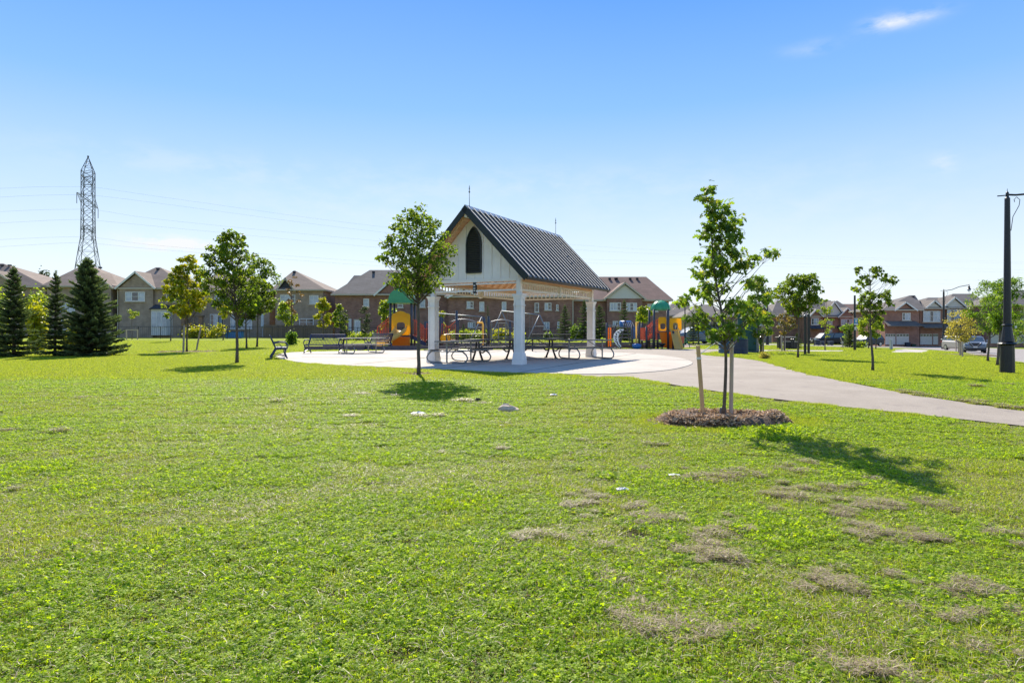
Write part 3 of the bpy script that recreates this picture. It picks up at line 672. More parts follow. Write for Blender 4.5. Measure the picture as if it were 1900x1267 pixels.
        while z < z1 - .06:
            h = half(z) - .01
            if h > .03: MB().box((0, yv + sy * .026, z), (2 * h, .045, .012), M=Matrix.Rotation(sy * -.7, 3, 'X')).build('slat', LOUVRE, V)
            z += .062
    for y in (-3.77, 3.59):
        f = MB(); f.lathe((0, y, ridge + .09), [(.02, 0), (.012, .03), (.009, .44), (.03, .47), (.03, .5), (.008, .53), (.022, .58), (.004, .72)], 8); f.build('finial', GALV, R)
    # flood lamps under the rake
    for x, z in ((.83, 4.28), (1.5, 3.38)):
        MB().b2(x - .05, x + .05, -hy - .13, -hy - .06, z, z + .09).build('flood_lamp', TRIMW, R)
pavilion()

# ------------------------------------------------------------------ picnic tables
def tube_table(label, px, py, yaw, plank, length=2.0, spacing=1.55):
    p = P(px, py); R = thing('picnic_table', label, 'picnic table', (p.x, p.y, 0.036), math.radians(90 - yaw), 'tube framed picnic tables')
    for k in range(4): MB().b2(-length / 2, length / 2, -.38 + k * .19 + .006, -.38 + (k + 1) * .19 - .006, .735, .775).build('top_plank', plank, R)
    for s in (-1, 1):
        for k in range(2): MB().b2(-length / 2, length / 2, s * .70 - .13 + k * .13 + .005, s * .70 - .13 + (k + 1) * .13 - .005, .43, .465).build('seat_plank', plank, R)
    for s in (-1, 1):
        x = s * spacing / 2; pr = [(-.66, .41), (-.80, .30), (-.86, .2), (-.82, .09), (-.70, .035), (-.5, .03)]
        pts_ = pr + [(-a, b) for a, b in pr[::-1]]
        MB().tube([(x, a, b) for a, b in pts_], .027, 8).build('leg_loop', GALV, R, smooth=True)
        q = MB(); q.tube([(x, 0, .03), (x, 0, .73)], .03, 8); q.tube([(x, -.66, .41), (x, .66, .41)], .022, 8); q.tube([(x, -.32, .72), (x, .32, .72)], .022, 8); q.build('pedestal', GALV, R)
        MB().tube([(x, 0, .33), (s * .12, 0, .72)], .016, 6).build('brace', GALV, R)
    return R
tube_table('grey picnic table with looped tube legs nearest the camera under the pavilion', 852, 674, 29, PLANKG)
tube_table('weathered pale picnic table beside the navy bench left of the pavilion', 671, 656.5, 50, PLANKL, 2.3, 1.6)
tube_table('brown picnic table with looped tube legs by the pavilion right rear column', 1087, 667, 66, PLANKG)
def cast_table(label, px, py, yaw, L=2.3):
    p = P(px, py); R = thing('picnic_table', label, 'picnic table', (p.x, p.y, 0.036), math.radians(90 - yaw), 'black cast leg picnic tables')
    for k in range(4): MB().b2(-L / 2, L / 2, -.38 + k * .19 + .006, -.38 + (k + 1) * .19 - .006, .77, .81).build('top_plank', PLANKD, R)
    for s in (-1, 1):
        for k in range(2): MB().b2(-L / 2, L / 2, s * .72 - .13 + k * .13 + .005, s * .72 - .13 + (k + 1) * .13 - .005, .45, .49).build('seat_plank', PLANKD, R)
    for s in (-1, 1):
        x = s * L * .33
        for t in (-1, 1):
            q = MB(); q.tube([(x, t * .10, .76), (x, t * .12, .5), (x, t * .22, .25), (x, t * .38, .02)], [.03, .045, .04, .045], 6); q.box((x, t * .40, .012), (.09, .14, .024)); q.build('leg', BLACKM, R, smooth=False)
        q = MB(); q.beam((x, -.82, .42), (x, .82, .42), .05, .06); q.beam((x, -.36, .75), (x, .36, .75), .05, .05)
        for t in (-1, 1): q.tube([(x, t * .14, .33), (x, t * .4, .30), (x, t * .66, .41)], .03, 6)
        q.build('seat_bracket', BLACKM, R)
        MB().beam((x, 0, .42), (s * .1, 0, .76), .035, .03).build('brace', BLACKM, R)
cast_table('black cast leg picnic table in the middle under the pavilion roof', 918, 669.5, 58)
cast_table('black cast leg picnic table just right of the near pavilion column', 993, 666, 62)

# ------------------------------------------------------------------ benches
def bench(label, loc, rz, m, slatted, L=1.8, cat='bench', group='metal park benches'):
    R = thing('park_bench', label, cat, loc, rz, group)      # local: faces -Y, length along X
    for s in (-1, 1):
        x = s * L / 2; q = MB()
        q.tube([(x, .10, .43), (x, .20, .25), (x, .34, .02)], [.035, .028, .032], 6); q.tube([(x, -.25, .42), (x, -.22, .24), (x, -.30, .02)], [.035, .026, .032], 6)
        q.tube([(x, -.24, .09), (x, 0, .17), (x, .28, .09)], .018, 6)
        q.tube([(x, -.28, .42), (x, .12, .40), (x, .20, .60), (x, .34, .92)], [.035, .035, .032, .025], 6)
        q.build('end_frame', m, R)
        q = MB(); q.tube([(x, -.29, .40), (x, -.33, .55), (x, -.24, .66), (x, 0, .67), (x, .22, .62)], [.022, .024, .03, .03, .025], 6); q.tube([(x, -.12, .5), (x, -.02, .58), (x, .1, .5), (x, 0, .44), (x, -.12, .5)], .012, 5); q.build('armrest', m, R)
    if slatted:      # vertical straps bent from seat to back
        st = MB().tube([(0, -.29, .42), (0, -.24, .45), (0, .1, .43), (0, .2, .6), (0, .34, .92)], .014, 4).mesh('strap'); st.materials.append(m)
        n = 24
        for k in range(n): o = link('strap', st, None, R); o.location.x = -L / 2 + .05 + k * (L - .1) / (n - 1)
    else:
        for k in range(6): MB().b2(-L / 2, L / 2, -.28 + k * .068, -.28 + k * .068 + .056, .44, .462).build('seat_slat', m, R)
        for k in range(7):
            y, z = .17 + k * .022, .52 + k * .062; MB().box((0, y, z), (L, .016, .05), M=Matrix.Rotation(-.35, 3, 'X')).build('back_slat', m, R)
    q = MB(); q.tube([(-L / 2, .345, .93), (L / 2, .345, .93)], .022, 8); q.tube([(-L / 2, -.29, .425), (L / 2, -.29, .425)], .02, 6); q.build('top_rail', m, R)
    return R
b = P(517, 668); bench('navy park bench seen from its end at the pad left edge', (b.x - .3, b.y + .85, 0.036), math.radians(111), NAVY, False)
b = P(602, 657); bench('navy slatted park bench facing the playground left of the pale table', (b.x, b.y, 0.036), math.radians(-14), NAVY, True, 1.9)
b = P(703, 649); bench('navy bench behind the pale picnic table near the playground tower', (b.x, b.y, 0.03), math.radians(240), NAVY, False)
b = P(866, 652.5); bench('black strap bench seen behind the middle picnic table facing the swings', (b.x, b.y, 0.036), math.radians(180), BLACKM, True, 2.2)
b = P(1022, 653); bench('black strap bench under the pavilion right of the near column', (b.x, b.y, 0.036), math.radians(180), BLACKM, True, 2.0)
b = P(1046, 652); 

# ------------------------------------------------------------------ playground
def play_local(px0, py0):
    p = P(px0, py0); s = p.y / F
    return p, lambda px, py, y=0.0: Vector(((px - px0) * s, y, (py0 - py) * s)), s
def playset_left():
    p, q, s = play_local(745, 646.5)
    R = thing('play_tower', 'play tower with green arched roof, yellow slide and red stair rails', 'playground set', p)
    for px, y, top in ((724.5, 0, 553), (763.5, 0, 553), (724.5, 1.35, 553), (763.5, 1.35, 553), (788, .2, 596), (788, 1.3, 596), (816, .3, 588), (816, 1.4, 588), (846, .5, 576), (846, 1.5, 590)):
        a = q(px, 646.5, y); t = q(px, top, y); MB().tube([a, t], .075, 10).build('post', POSTG, R, smooth=True)
    # arched roof: barrel vault with its axis across
    x0, x1 = q(720.5, 0).x, q(768, 0).x; z0 = q(0, 560).z; r = .78; hgt = q(0, 535).z - z0
    vs_ = []; n = 12
    for x in (x0, x1):
        for k in range(n + 1):
            a = math.pi * k / n; e = .09 if False else 0
            vs_.append((x, .675 - (r + .12) * math.cos(a), z0 + hgt * math.sin(a) ** .8))
    mb = MB(); mb.add(vs_, [(k, k + 1, n + 2 + k, n + 1 + k) for k in range(n)] + [tuple(range(n + 1)), tuple(range(2 * n + 1, n, -1))])
    mb.b2(x0 - .03, x1 + .03, .675 - r - .16, .675 + r + .16, z0 - .06, z0 + .02)
    mb = MB(); mb.b2(x0 - .03, x1 + .03, .675 - r - .16, .675 + r + .16, z0 - .08, z0 - .002); rf = mb.build('roof_canopy', GREENP, R, smooth=False)
    # rounded hood over the front: seen as a soft arch
    c0, c1 = q(721, 0).x, q(768.5, 0).x; w = (c1 - c0) / 2; xm = (c0 + c1) / 2
    pr = [(xm - w * math.cos(math.pi * k / 14), z0 + .0 + hgt * math.sin(math.pi * k / 14) ** .85) for k in range(15)]
    MB().extrude([(x, -.16, z) for x, z in pr], (0, 1.7, 0)).build('roof_arch', GREENP, rf, smooth=False)
    MB().b2(q(724, 0).x, q(764, 0).x, 0.02, 1.33, q(0, 623.5).z, q(0, 621).z).build('deck', POSTG, R)
    # yellow slide hood with an oval opening
    X0, X1, Z0, Z1 = q(727, 0).x, q(761.5, 0).x, q(0, 622).z, q(0, 583).z; ox0, ox1, oz0, oz1 = q(736, 0).x, q(752, 0).x, q(0, 620).z, q(0, 598).z
    xc = (X0 + X1) / 2; n = 28; inner = []; outer = []
    for k in range(n):
        a = 2 * math.pi * k / n; ca, sa = math.cos(a), math.sin(a)
        sq = lambda v, e: math.copysign(abs(v) ** e, v)
        inner.append(((ox0 + ox1) / 2 + (ox1 - ox0) / 2 * sq(ca, .5), (oz0 + oz1) / 2 + (oz1 - oz0) / 2 * sq(sa, .5)))
        zc = (Z0 + Z1) / 2; outer.append((xc + (X1 - X0) / 2 * sq(ca, .22), zc + (Z1 - Z0) / 2 * sq(sa, .22) + (.07 * math.cos((ca) * 1.6) if sa > 0 else 0)))
    mb = MB(); v = [(x, -.1, z) for x, z in inner + outer] + [(x, .0, z) for x, z in inner + outer]; fs = []
    for k in range(n):
        k2 = (k + 1) % n; fs += [(k, k2, n + k2, n + k), (2 * n + k, 3 * n + k, 3 * n + k2, 2 * n + k2), (k, 2 * n + k, 2 * n + k2, k2), (n + k, n + k2, 3 * n + k2, 3 * n + k)]
    mb.add(v, fs); hood = mb.build('slide_hood', YELLOW, R)
    MB().extrude([(xc - .45 + .9 * k / 10, -.13, Z1 + .0 + .2 * math.sin(math.pi * k / 10)) for k in range(11)][::-1] + [(xc - .45, -.13, Z1 - .15), (xc + .45, -.13, Z1 - .15)], (0, .1, 0)).build('hood_arch', YELLOW, hood)
    MB().b2(X0 + .02, X1 - .02, -.05, .02, q(0, 644).z, q(0, 625).z).build('lower_panel', ORANGE, R, bevel=.03)
    # curved slide chute: U section swept from the deck down to the left
    path = []
    for k in range(15):
        t = k / 14; path.append(Vector((q(745, 0).x - 1.3 * t ** 1.6, -.12 - 1.25 * math.sin(t * 1.6), q(0, 618).z * (1 - t) ** 1.15 + .14)))
    v = []; cs = [(-.40, .34), (-.36, .04), (-.22, -.05), (.22, -.05), (.36, .04), (.40, .34), (.35, .34), (.31, .07), (.0, .01), (-.31, .07), (-.35, .34)]
    for i, c in enumerate(path):
        t = (path[min(i + 1, 14)] - path[max(i - 1, 0)]); t.z = 0; t.normalize(); sd_ = Vector((-t.y, t.x, 0))
        for (a, h) in cs: v.append(c + sd_ * a + Vector((0, 0, h)))
    m_ = len(cs); fs = [(i * m_ + k, i * m_ + (k + 1) % m_, (i + 1) * m_ + (k + 1) % m_, (i + 1) * m_ + k) for i in range(14) for k in range(m_)]
    fs += [tuple(range(m_)), tuple(14 * m_ + k for k in range(m_))]
    MB().add([c for c in v], fs).build('slide_chute', CREAMP, R, smooth=True)
    # stair flights with red rails
    for (pa, pb, za, zb, yy) in ((700, 723, 640, 622, .1), (790, 765, 640, 622, .1)):
        for j in range(5):
            t = (j + .5) / 5; x = q(pa + (pb - pa) * t, 0).x; z = q(0, za + (zb - za) * t).z
            MB().b2(x - .15, x + .15, .15, 1.15, z - .04, z).build('stair_tread', POSTG, R)
        for yv in (.1, 1.2):
            q0, q1 = q(pa, 606 if pa < 745 else 611, yv), q(pb, 588 if pa < 745 else 592, yv); l0, l1 = q(pa, 634, yv), q(pb, 621, yv)
            rl = MB(); rl.tube([q0, q1], .024, 6); rl.tube([l0, l1], .024, 6); rl.tube([l0, q0], .024, 6)
            if pa < 745: rl.tube([q0, q(pa - 1.3, 615, yv), q(pa - 1.0, 640, yv), q(pa, 646, yv)], .024, 6)
            sr = rl.build('stair_rail', RED, R)
            for j in range(1, 8):
                t = j / 8; MB().tube([q0.lerp(q1, t), l0.lerp(l1, t)], .016, 5).build('rail_bar', RED, sr)
            MB().extrude([l0 + Vector((0, .02, -.05)), l1 + Vector((0, .02, -.05)), l1 + Vector((0, .02, -.3)), l0 + Vector((0, .02, -.3))], (0, .04, 0)).build('stringer', NAVY, R)
    # second deck bridge with red barrier, yellow bubble
    MB().b2(q(788, 0).x, q(846, 0).x, .3, 1.4, q(0, 634).z, q(0, 631).z).build('deck', POSTG, R)
    for (pa, pb, yv) in ((790, 814, .3), (818, 844, .4)):
        q0, q1, q2 = q(pa, 600, yv), q((pa + pb) / 2, 607, yv), q(pb, 596, yv); rl = MB(); rl.tube([q0, q1, q2], .026, 6); rl.tube([q(pa, 630, yv), q(pb, 630, yv)], .026, 6); g = rl.build('barrier', RED, R)
        for j in range(9):
            t = j / 8; x = q(pa + (pb - pa) * t, 0).x; zt = 604 - 5 * abs(t - .5); MB().tube([(x, yv, q(0, zt).z), (x, yv, q(0, 630).z)], .014, 5).build('rail_bar', RED, g)
    b = q(826, 627, .1); MB().lathe(b + Vector((0, 0, -.35)), [(.05, 0), (.28, .08), (.34, .3), (.28, .52), (.05, .6)], 14).build('bubble_panel', YELLOW, R, smooth=True)
    # overhead arched ladder, yellow hang bar and further posts behind
    for px, y, top in ((896, 1.2, 587), (905, 1.2, 586), (896, 2.2, 590), (905, 2.2, 590), (946, 1.6, 596)):
        MB().tube([q(px, 646.5, y), q(px, top, y)], .075, 10).build('post', POSTG, R, smooth=True)
    for (pa, pb, h, base) in ((832, 882, 5, 597), (907, 955, 5, 598)):
        for y in (1.0, 1.6):
            rl = MB(); rl.tube([q(pa + (pb - pa) * k / 12, base - h * math.sin(math.pi * k / 12), y) for k in range(13)], .035, 6); g = rl.build('overhead_rail', GALV, R, smooth=True)
        for k in range(1, 8): MB().tube([q(pa + (pb - pa) * k / 8, base - h * math.sin(math.pi * k / 8), 1.0), q(pa + (pb - pa) * k / 8, base - h * math.sin(math.pi * k / 8), 1.6)], .02, 5).build('rung', GALV, R)
    MB().tube([q(884, 598, .9), q(894, 598, .9), q(895, 602, .9), q(895, 646, .9)], .07, 8).build('bent_pole', CREAMP, R, smooth=True)
    # ladder frames on the right
    for x0_, x1_ in ((911, 924), (924, 938), (938, 951)):
        g = MB().tube([q(x0_, 640, 1.4), q(x0_, 598, 1.4)], .03, 6).build('ladder_upright', GALV, R)
        for z in (608, 617, 626, 634): MB().tube([q(x0_, z, 1.4), q(x1_, z - .5, 1.4)], .022, 5).build('rung', GALV, R)
playset_left()

def swing_set(label, a, b, depth, n_seats=3):
    """A-frame swing set; a and b are the photograph points of the two ends of the top bar"""
    pa, pb = S(a[0], a[1], depth[0]), S(b[0], b[1], depth[1]); c = (pa + pb) / 2; g0 = H(c.x, c.y)
    R = thing('swing_set', label, 'swing set', (c.x, c.y, g0)); o = Vector((c.x, c.y, g0)); pa -= o; pb -= o
    d = (pb - pa).normalized(); sd_ = Vector((-d.y, d.x, 0)).normalized()
    MB().tube([pa, pb], .05, 8).build('top_bar', GALV, R, smooth=True)
    for p in (pa, pb):
        for s in (-1, 1): MB().tube([p, Vector((p.x, p.y, 0)) + sd_ * s * 1.25], .042, 7).build('leg', GALV, R, smooth=True)
        MB().tube([p * .62 + Vector((p.x, p.y, 0)) * .38 + sd_ * .47, p * .62 + Vector((p.x, p.y, 0)) * .38 - sd_ * .47], .025, 5).build('cross_brace', GALV, R)
    for k in range(n_seats):
        t = (k + .7) / (n_seats + .4); m = pa.lerp(pb, t); z = .55
        st = MB().box((m.x, m.y, z), (.42, .16, .03), rz=math.atan2(d.y, d.x)).build('seat', BLACKM, R)
        for s in (-1, 1): MB().tube([m + d * s * .24, Vector((m.x, m.y, z)) + d * s * .2], .012, 4).build('chain', GALV, R)
swing_set('grey swing set with long top bar behind the left arched ladder', (805, 581), (894, 588), (56, 50))
swing_set('grey swing set seen behind the two columns in the pavilion middle', (931, 577), (1001, 584.5), (56, 50))

def playset_right():
    p, q, s = play_local(1200, 647.3)
    R = thing('play_tower', 'play tower with green dome roof, orange panels and blue tube', 'playground set', p)
    for px, y, top in ((1213.5, 0, 574), (1237.5, -.3, 574), (1213.5, 1.4, 574), (1246, 1.1, 574), (1221, .1, 612), (1245.5, -.5, 614), (1257.5, -.4, 615), (1263, 1.0, 604), (1173, 0, 604), (1186, 0, 598), (1199, -.1, 606), (1212, -.1, 606), (1198, 1.2, 600), (1126, 0, 599), (1134.5, .3, 606), (1153, .6, 628), (1206, .8, 632)):
        MB().tube([q(px, 647.3, y), q(px, top, y)], .07, 10).build('post', POSTG, R, smooth=True)
    # dome
    c = q(1229, 574, .55); rx = q(1247.5, 0).x - q(1229, 0).x; hg = q(0, 557.5).z - q(0, 574).z; n = 20; pr = [(rx, -.05), (rx, .02)] + [(rx * math.cos(a), .02 + hg * math.sin(a)) for a in [math.pi / 2 * k / 8 for k in range(1, 8)]] + [(.02, hg + .02)]
    dm = MB().lathe(c, pr, n).build('dome_roof', GREENP, R, smooth=True)
    for k in range(8):
        a0 = 2 * math.pi * k / 8; MB().tube([c + Vector((rx * 1.01 * math.cos(a) * math.cos(a0), rx * 1.01 * math.cos(a) * math.sin(a0), .02 + hg * 1.015 * math.sin(a))) for a in [math.pi / 2 * j / 8 for j in range(9)]], .02, 5).build('dome_rib', GREENP, dm)
    # upper yellow and orange panels with arched openings
    def arch_panel(x0, x1, z0, z1, ox0, ox1, oz0, oz1, y, m, nm, bulge=.0, bars=0):
        X0, X1, Z0, Z1 = q(x0, 0).x, q(x1, 0).x, q(0, z0).z, q(0, z1).z; A0, A1, B0, B1 = q(ox0, 0).x, q(ox1, 0).x, q(0, oz0).z, q(0, oz1).z
        n = 24; sq = lambda v, e: math.copysign(abs(v) ** e, v); inn, out_ = [], []
        for k in range(n):
            a = 2 * math.pi * k / n + .001; ca, sa = math.cos(a), math.sin(a)
            inn.append(((A0 + A1) / 2 + (A1 - A0) / 2 * sq(ca, .6), (B0 + B1) / 2 + (B1 - B0) / 2 * sq(sa, .6)))
            out_.append(((X0 + X1) / 2 + (X1 - X0) / 2 * sq(ca, .2), (Z0 + Z1) / 2 + (Z1 - Z0) / 2 * sq(sa, .2) + (bulge * max(0, 1 - ca * ca) if sa > .3 else 0)))
        v = [(x, y, z) for x, z in inn + out_] + [(x, y + .06, z) for x, z in inn + out_]; fs = []
        for k in range(n):
            k2 = (k + 1) % n; fs += [(k, k2, n + k2, n + k), (2 * n + k, 3 * n + k, 3 * n + k2, 2 * n + k2), (k, 2 * n + k, 2 * n + k2, k2), (n + k, n + k2, 3 * n + k2, 3 * n + k)]
        o = MB().add(v, fs).build(nm, m, R)
        for j in range(bars): x = A0 + (A1 - A0) * (j + 1) / (bars + 1); MB().tube([(x, y + .03, B0), (x, y + .03, B1)], .012, 5).build('panel_bar', POSTG, o)
    arch_panel(1221.5, 1236.5, 614, 591, 1225, 1235, 611, 600, 0, YELLOW, 'climb_panel', .1, 4)
    arch_panel(1240, 1262, 613, 592, 1246, 1255.5, 612, 599, -.35, YELLOW, 'slide_hood', .05)
    MB().extrude([q(1224, 616, .0), q(1237, 616, .0), q(1239, 646, .0), q(1230, 643, .0), q(1226, 630, .0)], (0, .06, 0)).build('lower_panel', ORANGE, R)
    MB().extrude([q(1239.5, 616, -.2), q(1246, 616, -.2), q(1251, 640, -.2), q(1262, 646, -.2), q(1239.5, 646.5, -.2)], (0, .06, 0)).build('lower_panel', ORANGE, R)
    MB().b2(q(1213, 0).x, q(1262, 0).x, 0.02, 1.3, q(0, 616.5).z, q(0, 614.5).z).build('deck', POSTG, R)
    # straight cream slide towards the camera right
    a, b_ = q(1249, 615, -.35), q(1247, 644, -1.7); v = []
    for t in range(9):
        u = t / 8; c = a.lerp(b_, u); c.z = a.z * (1 - u) ** 1.15 + .06
        for (dx_, h) in ((-.22, .16), (-.19, 0), (.19, 0), (.22, .16), (.26, .16), (.26, -.04), (-.26, -.04), (-.26, .16)): v.append(c + Vector((dx_, 0, h)))
    MB().add(v, [(i * 8 + k, i * 8 + (k + 1) % 8, (i + 1) * 8 + (k + 1) % 8, (i + 1) * 8 + k) for i in range(8) for k in range(8)] + [tuple(range(8)), tuple(range(64, 72))]).build('slide_chute', CREAMP, R)
    MB().b2(q(1259, 0).x, q(1266, 0).x, -.5, -.43, q(0, 637).z, q(0, 624).z).build('side_panel', mat('salmon_panel', (.6, .16, .07), .4), R, bevel=.03)
    # red stairs and rails
    for yv in (0, .9):
        q0, q1 = q(1199, 612, yv), q(1221, 592, yv); l0, l1 = q(1199, 632, yv), q(1221, 616, yv); g = MB().tube([q0, q1], .03, 6).tube([l0, l1], .03, 6).tube([q(1199, 616, yv), q(1206, 608, yv), q(1215, 600, yv), q(1221, 599, yv)], .022, 6).build('stair_rail', RED, R)
        for j in range(9): t = j / 8; MB().tube([q0.lerp(q1, t), l0.lerp(l1, t)], .02, 5).build('rail_bar', RED, g)
    for j in range(5):
        t = (j + .5) / 5; c = q(1199 + 22 * t, 633 - 18 * t, .45); MB().box(c, (.3, .9, .05)).build('stair_tread', RED, R)
    for x in (1188, 1191, 1194, 1214.5, 1218): MB().b2(q(x, 0).x - .045, q(x, 0).x + .045, -.03, .02, q(0, 631).z, q(0, 608).z).build('barrier_panel', RED, R)
    MB().b2(q(1186, 0).x, q(1220, 0).x, -.05, 1.1, q(0, 633).z, q(0, 631.5).z).build('deck', POSTG, R)
    # blue panels and tube roof
    for x in (1173.5, 1176.7, 1180, 1183.2): MB().b2(q(x, 0).x + .006, q(x + 3, 0).x - .006, .5, .56, q(0, 629).z, q(0, 605).z).build('blue_panel', BLUEP, R)
    MB().tube([q(1155, 601, 1.0), q(1176, 601, 1.0)], .22, 14).build('crawl_tube', BLUEP, R, smooth=True)
    for k in range(6): x = 1154 + k * 3.5; MB().tube([q(x, 606, 1.6), q(x + 2, 599, 1.2), q(x + 5, 597, .8), q(x + 7, 606, .4)], .025, 5).build('net_bar', GALV, R)
    for pa, pb in (((1162, 595), (1152, 647)), ((1163, 595), (1172, 640)), ((1147, 598), (1140, 620)), ((1147, 598), (1135, 625))): MB().tube([q(*pa, .4), q(*pb, .4)], .035, 6).build('frame_leg', POSTG, R)
    MB().tube([q(1126, 604, .1), q(1147, 604, .1), q(1147, 603, 1.0)], .03, 6).build('overhead_bar', GALV, R)
    for z in (620, 627): MB().tube([q(1146, z, .5), q(1172, z, .5)], .025, 6).build('overhead_bar', GALV, R)
    MB().tube([q(1179, 647, -.3), q(1179, 598, -.3), q(1182, 598, -.3), q(1185, 598, .1)], .05, 8).build('bent_pole', CREAMP, R, smooth=True)
    for x in (1129, 1133): MB().b2(q(x, 0).x - .04, q(x, 0).x + .04, -.0, .06, q(0, 643).z, q(0, 608).z).build('climber_rail', ORANGE, R)
    # white crescent climber with leaf cut-outs shown as dark slots
    n = 16; ol = []; il = []
    for k in range(n + 1):
        t = k / n; a = math.radians(-62 + 160 * t); r_o, r_i = 20.5, 15.2 - 3.2 * math.sin(math.pi * t)
        ol.append((1157 - 22 * math.sin(math.radians(15 + 72 * math.sin(math.pi * (.06 + .80 * t)))), 644 - 33 * t))
    cl = [(1148, 645), (1142, 640), (1137.5, 633), (1136, 627), (1137.5, 620), (1142, 614.5), (1148, 611), (1154, 610.5), (1156, 612), (1151, 615), (1147, 619), (1145, 625), (1145.5, 632), (1148, 638), (1151, 642)]
    w = MB().extrude([q(x, z, -.45) for x, z in cl], (0, .10, 0)).build('crescent_climber', WHITEP, R)
    for (x, z, an) in ((1150, 613.5, .4), (1145.5, 616.5, .6), (1141.5, 620, 1.3), (1140.5, 624.5, .3), (1141, 629, 1.1), (1141.5, 633.5, .5), (1144, 637.5, 1.2), (1147, 641.5, .8)):
        c = q(x, z, -.462); M = Matrix.Rotation(an, 3, 'Y'); v = [c + M @ Vector((.1 * math.cos(t), 0, .032 * math.sin(t))) for t in [math.pi / 4 * k for k in range(8)]]
        MB().extrude(v, (0, .009, 0)).build('leaf_slot', BLACKM, w)
    b = q(1178, 640, -.6); MB().lathe(b + Vector((0, 0, -.1)), [(.12, -.2), (.3, 0), (.3, .16), (.1, .2)], 12).build('bucket_seat', BLUEP, R, smooth=True)
    MB().tube([b + Vector((0, 0, -.5)), b], .05, 6).build('seat_spring', GALV, R)
    # black digger seat
    b = q(1225, 640, -.5); MB().lathe(b, [(.05, -.1), (.22, .05), (.22, .12)], 10).build('disc_seat', BLACKM, R); MB().tube([q(1225, 647, -.5), b], .04, 6).build('seat_stem', POSTG, R)
playset_right()
# green bent exercise bars right of the play tower
p, q, s = play_local(1272, 646)
R = thing('play_bars', 'small green bent tube bars right of the dome play tower', 'playground bars', p)
MB().tube([q(1270, 629), q(1274, 628), q(1274, 636), q(1279, 640), q(1280, 646)], .03, 6).build('bent_bar', GREENP, R)
MB().tube([q(1268, 634), q(1275, 634)], .03, 6).build('cross_bar', GREENP, R); MB().tube([q(1270, 629), q(1269, 646)], .03, 6).build('bent_bar', GREENP, R)
# climbing frames on the lawn behind the pavilion
for i, (px, py, lab) in enumerate(((1078, 632, 'small grey climbing frame on the lawn left of the rear column'),)):
    p, q, s = play_local(px, py); R = thing('climbing_frame', lab, 'climbing frame', p)
    for pts_ in ([(px - 12, py - 2), (px - 4, py - 20), (px + 8, py - 2)], [(px - 4, py - 20), (px + 14, py - 20), (px + 20, py)]): MB().tube([q(a, b, 0) for a, b in pts_], .04, 6).build('frame_tube', GALV, R)
    MB().tube([q(px - 8, py - 11), q(px + 12, py - 11)], .03, 6).build('rung', GALV, R)

# ------------------------------------------------------------------ trees
def leaf_shape(kind):
    if kind == 'oval': return [(0, 0), (.32, .27), (.72, .24), (1, 0), (.72, -.24), (.32, -.27)]
    if kind == 'wide': return [(0, 0), (.2, .36), (.6, .36), (1, 0), (.6, -.36), (.2, -.36)]
    if kind == 'maple': return [(0, 0), (.05, .42), (.32, .30), (.62, .52), (.66, .2), (1, 0), (.66, -.2), (.62, -.52), (.32, -.30), (.05, -.42)]
    if kind == 'oak': return [(0, 0), (.2, .07), (.26, .36), (.44, .12), (.56, .42), (.70, .12), (.84, .26), (1, 0), (.84, -.26), (.70, -.12), (.56, -.42), (.44, -.12), (.26, -.36), (.2, -.07)]
    if kind == 'slim': return [(0, 0), (.4, .16), (1, 0), (.4, -.16)]
def leaves_mesh(name, rng, cen, size, shape, mt, up=.5, droop=.3, vbias=None):
    n = len(cen); sh = np.array(leaf_shape(shape)); k = len(sh); t, s, nr = rotmats(rng, n, up); t[:, 2] -= droop; t /= np.linalg.norm(t, axis=1)[:, None]
    s = np.cross(nr, t); s /= np.linalg.norm(s, axis=1)[:, None]; nr = np.cross(t, s); sz = size * rng.uniform(.65, 1.25, n)
    V = cen[:, None, :] + sz[:, None, None] * (t[:, None, :] * sh[None, :, 0, None] + s[:, None, :] * sh[None, :, 1, None] + nr[:, None, :] * (-.35 * sh[None, :, 0, None] ** 2 + .3 * np.abs(sh[None, :, 1, None])))
    var = rng.beta(2, 2, n)
    if vbias is not None: var = np.clip(var + vbias, 0, 1)
    return fastmesh(name, V.reshape(-1, 3), k, var, mt)
PROF = {'round': lambda t: max(.12, math.sin(math.pi * min(1, max(0, .10 + .86 * t))) ** .62), 'cone': lambda t: max(.08, (1 - t) ** .75 * min(1, t * 5 + .35)), 'egg': lambda t: max(.1, math.sin(math.pi * min(1, t ** .7 * .93 + .05)) ** .8),
        'vase': lambda t: max(.25, min(1, .45 + t) * (1 - max(0, t - .65) * 1.5)), 'column': lambda t: max(.2, math.sin(math.pi * min(.98, t * .85 + .13)) ** .45)}
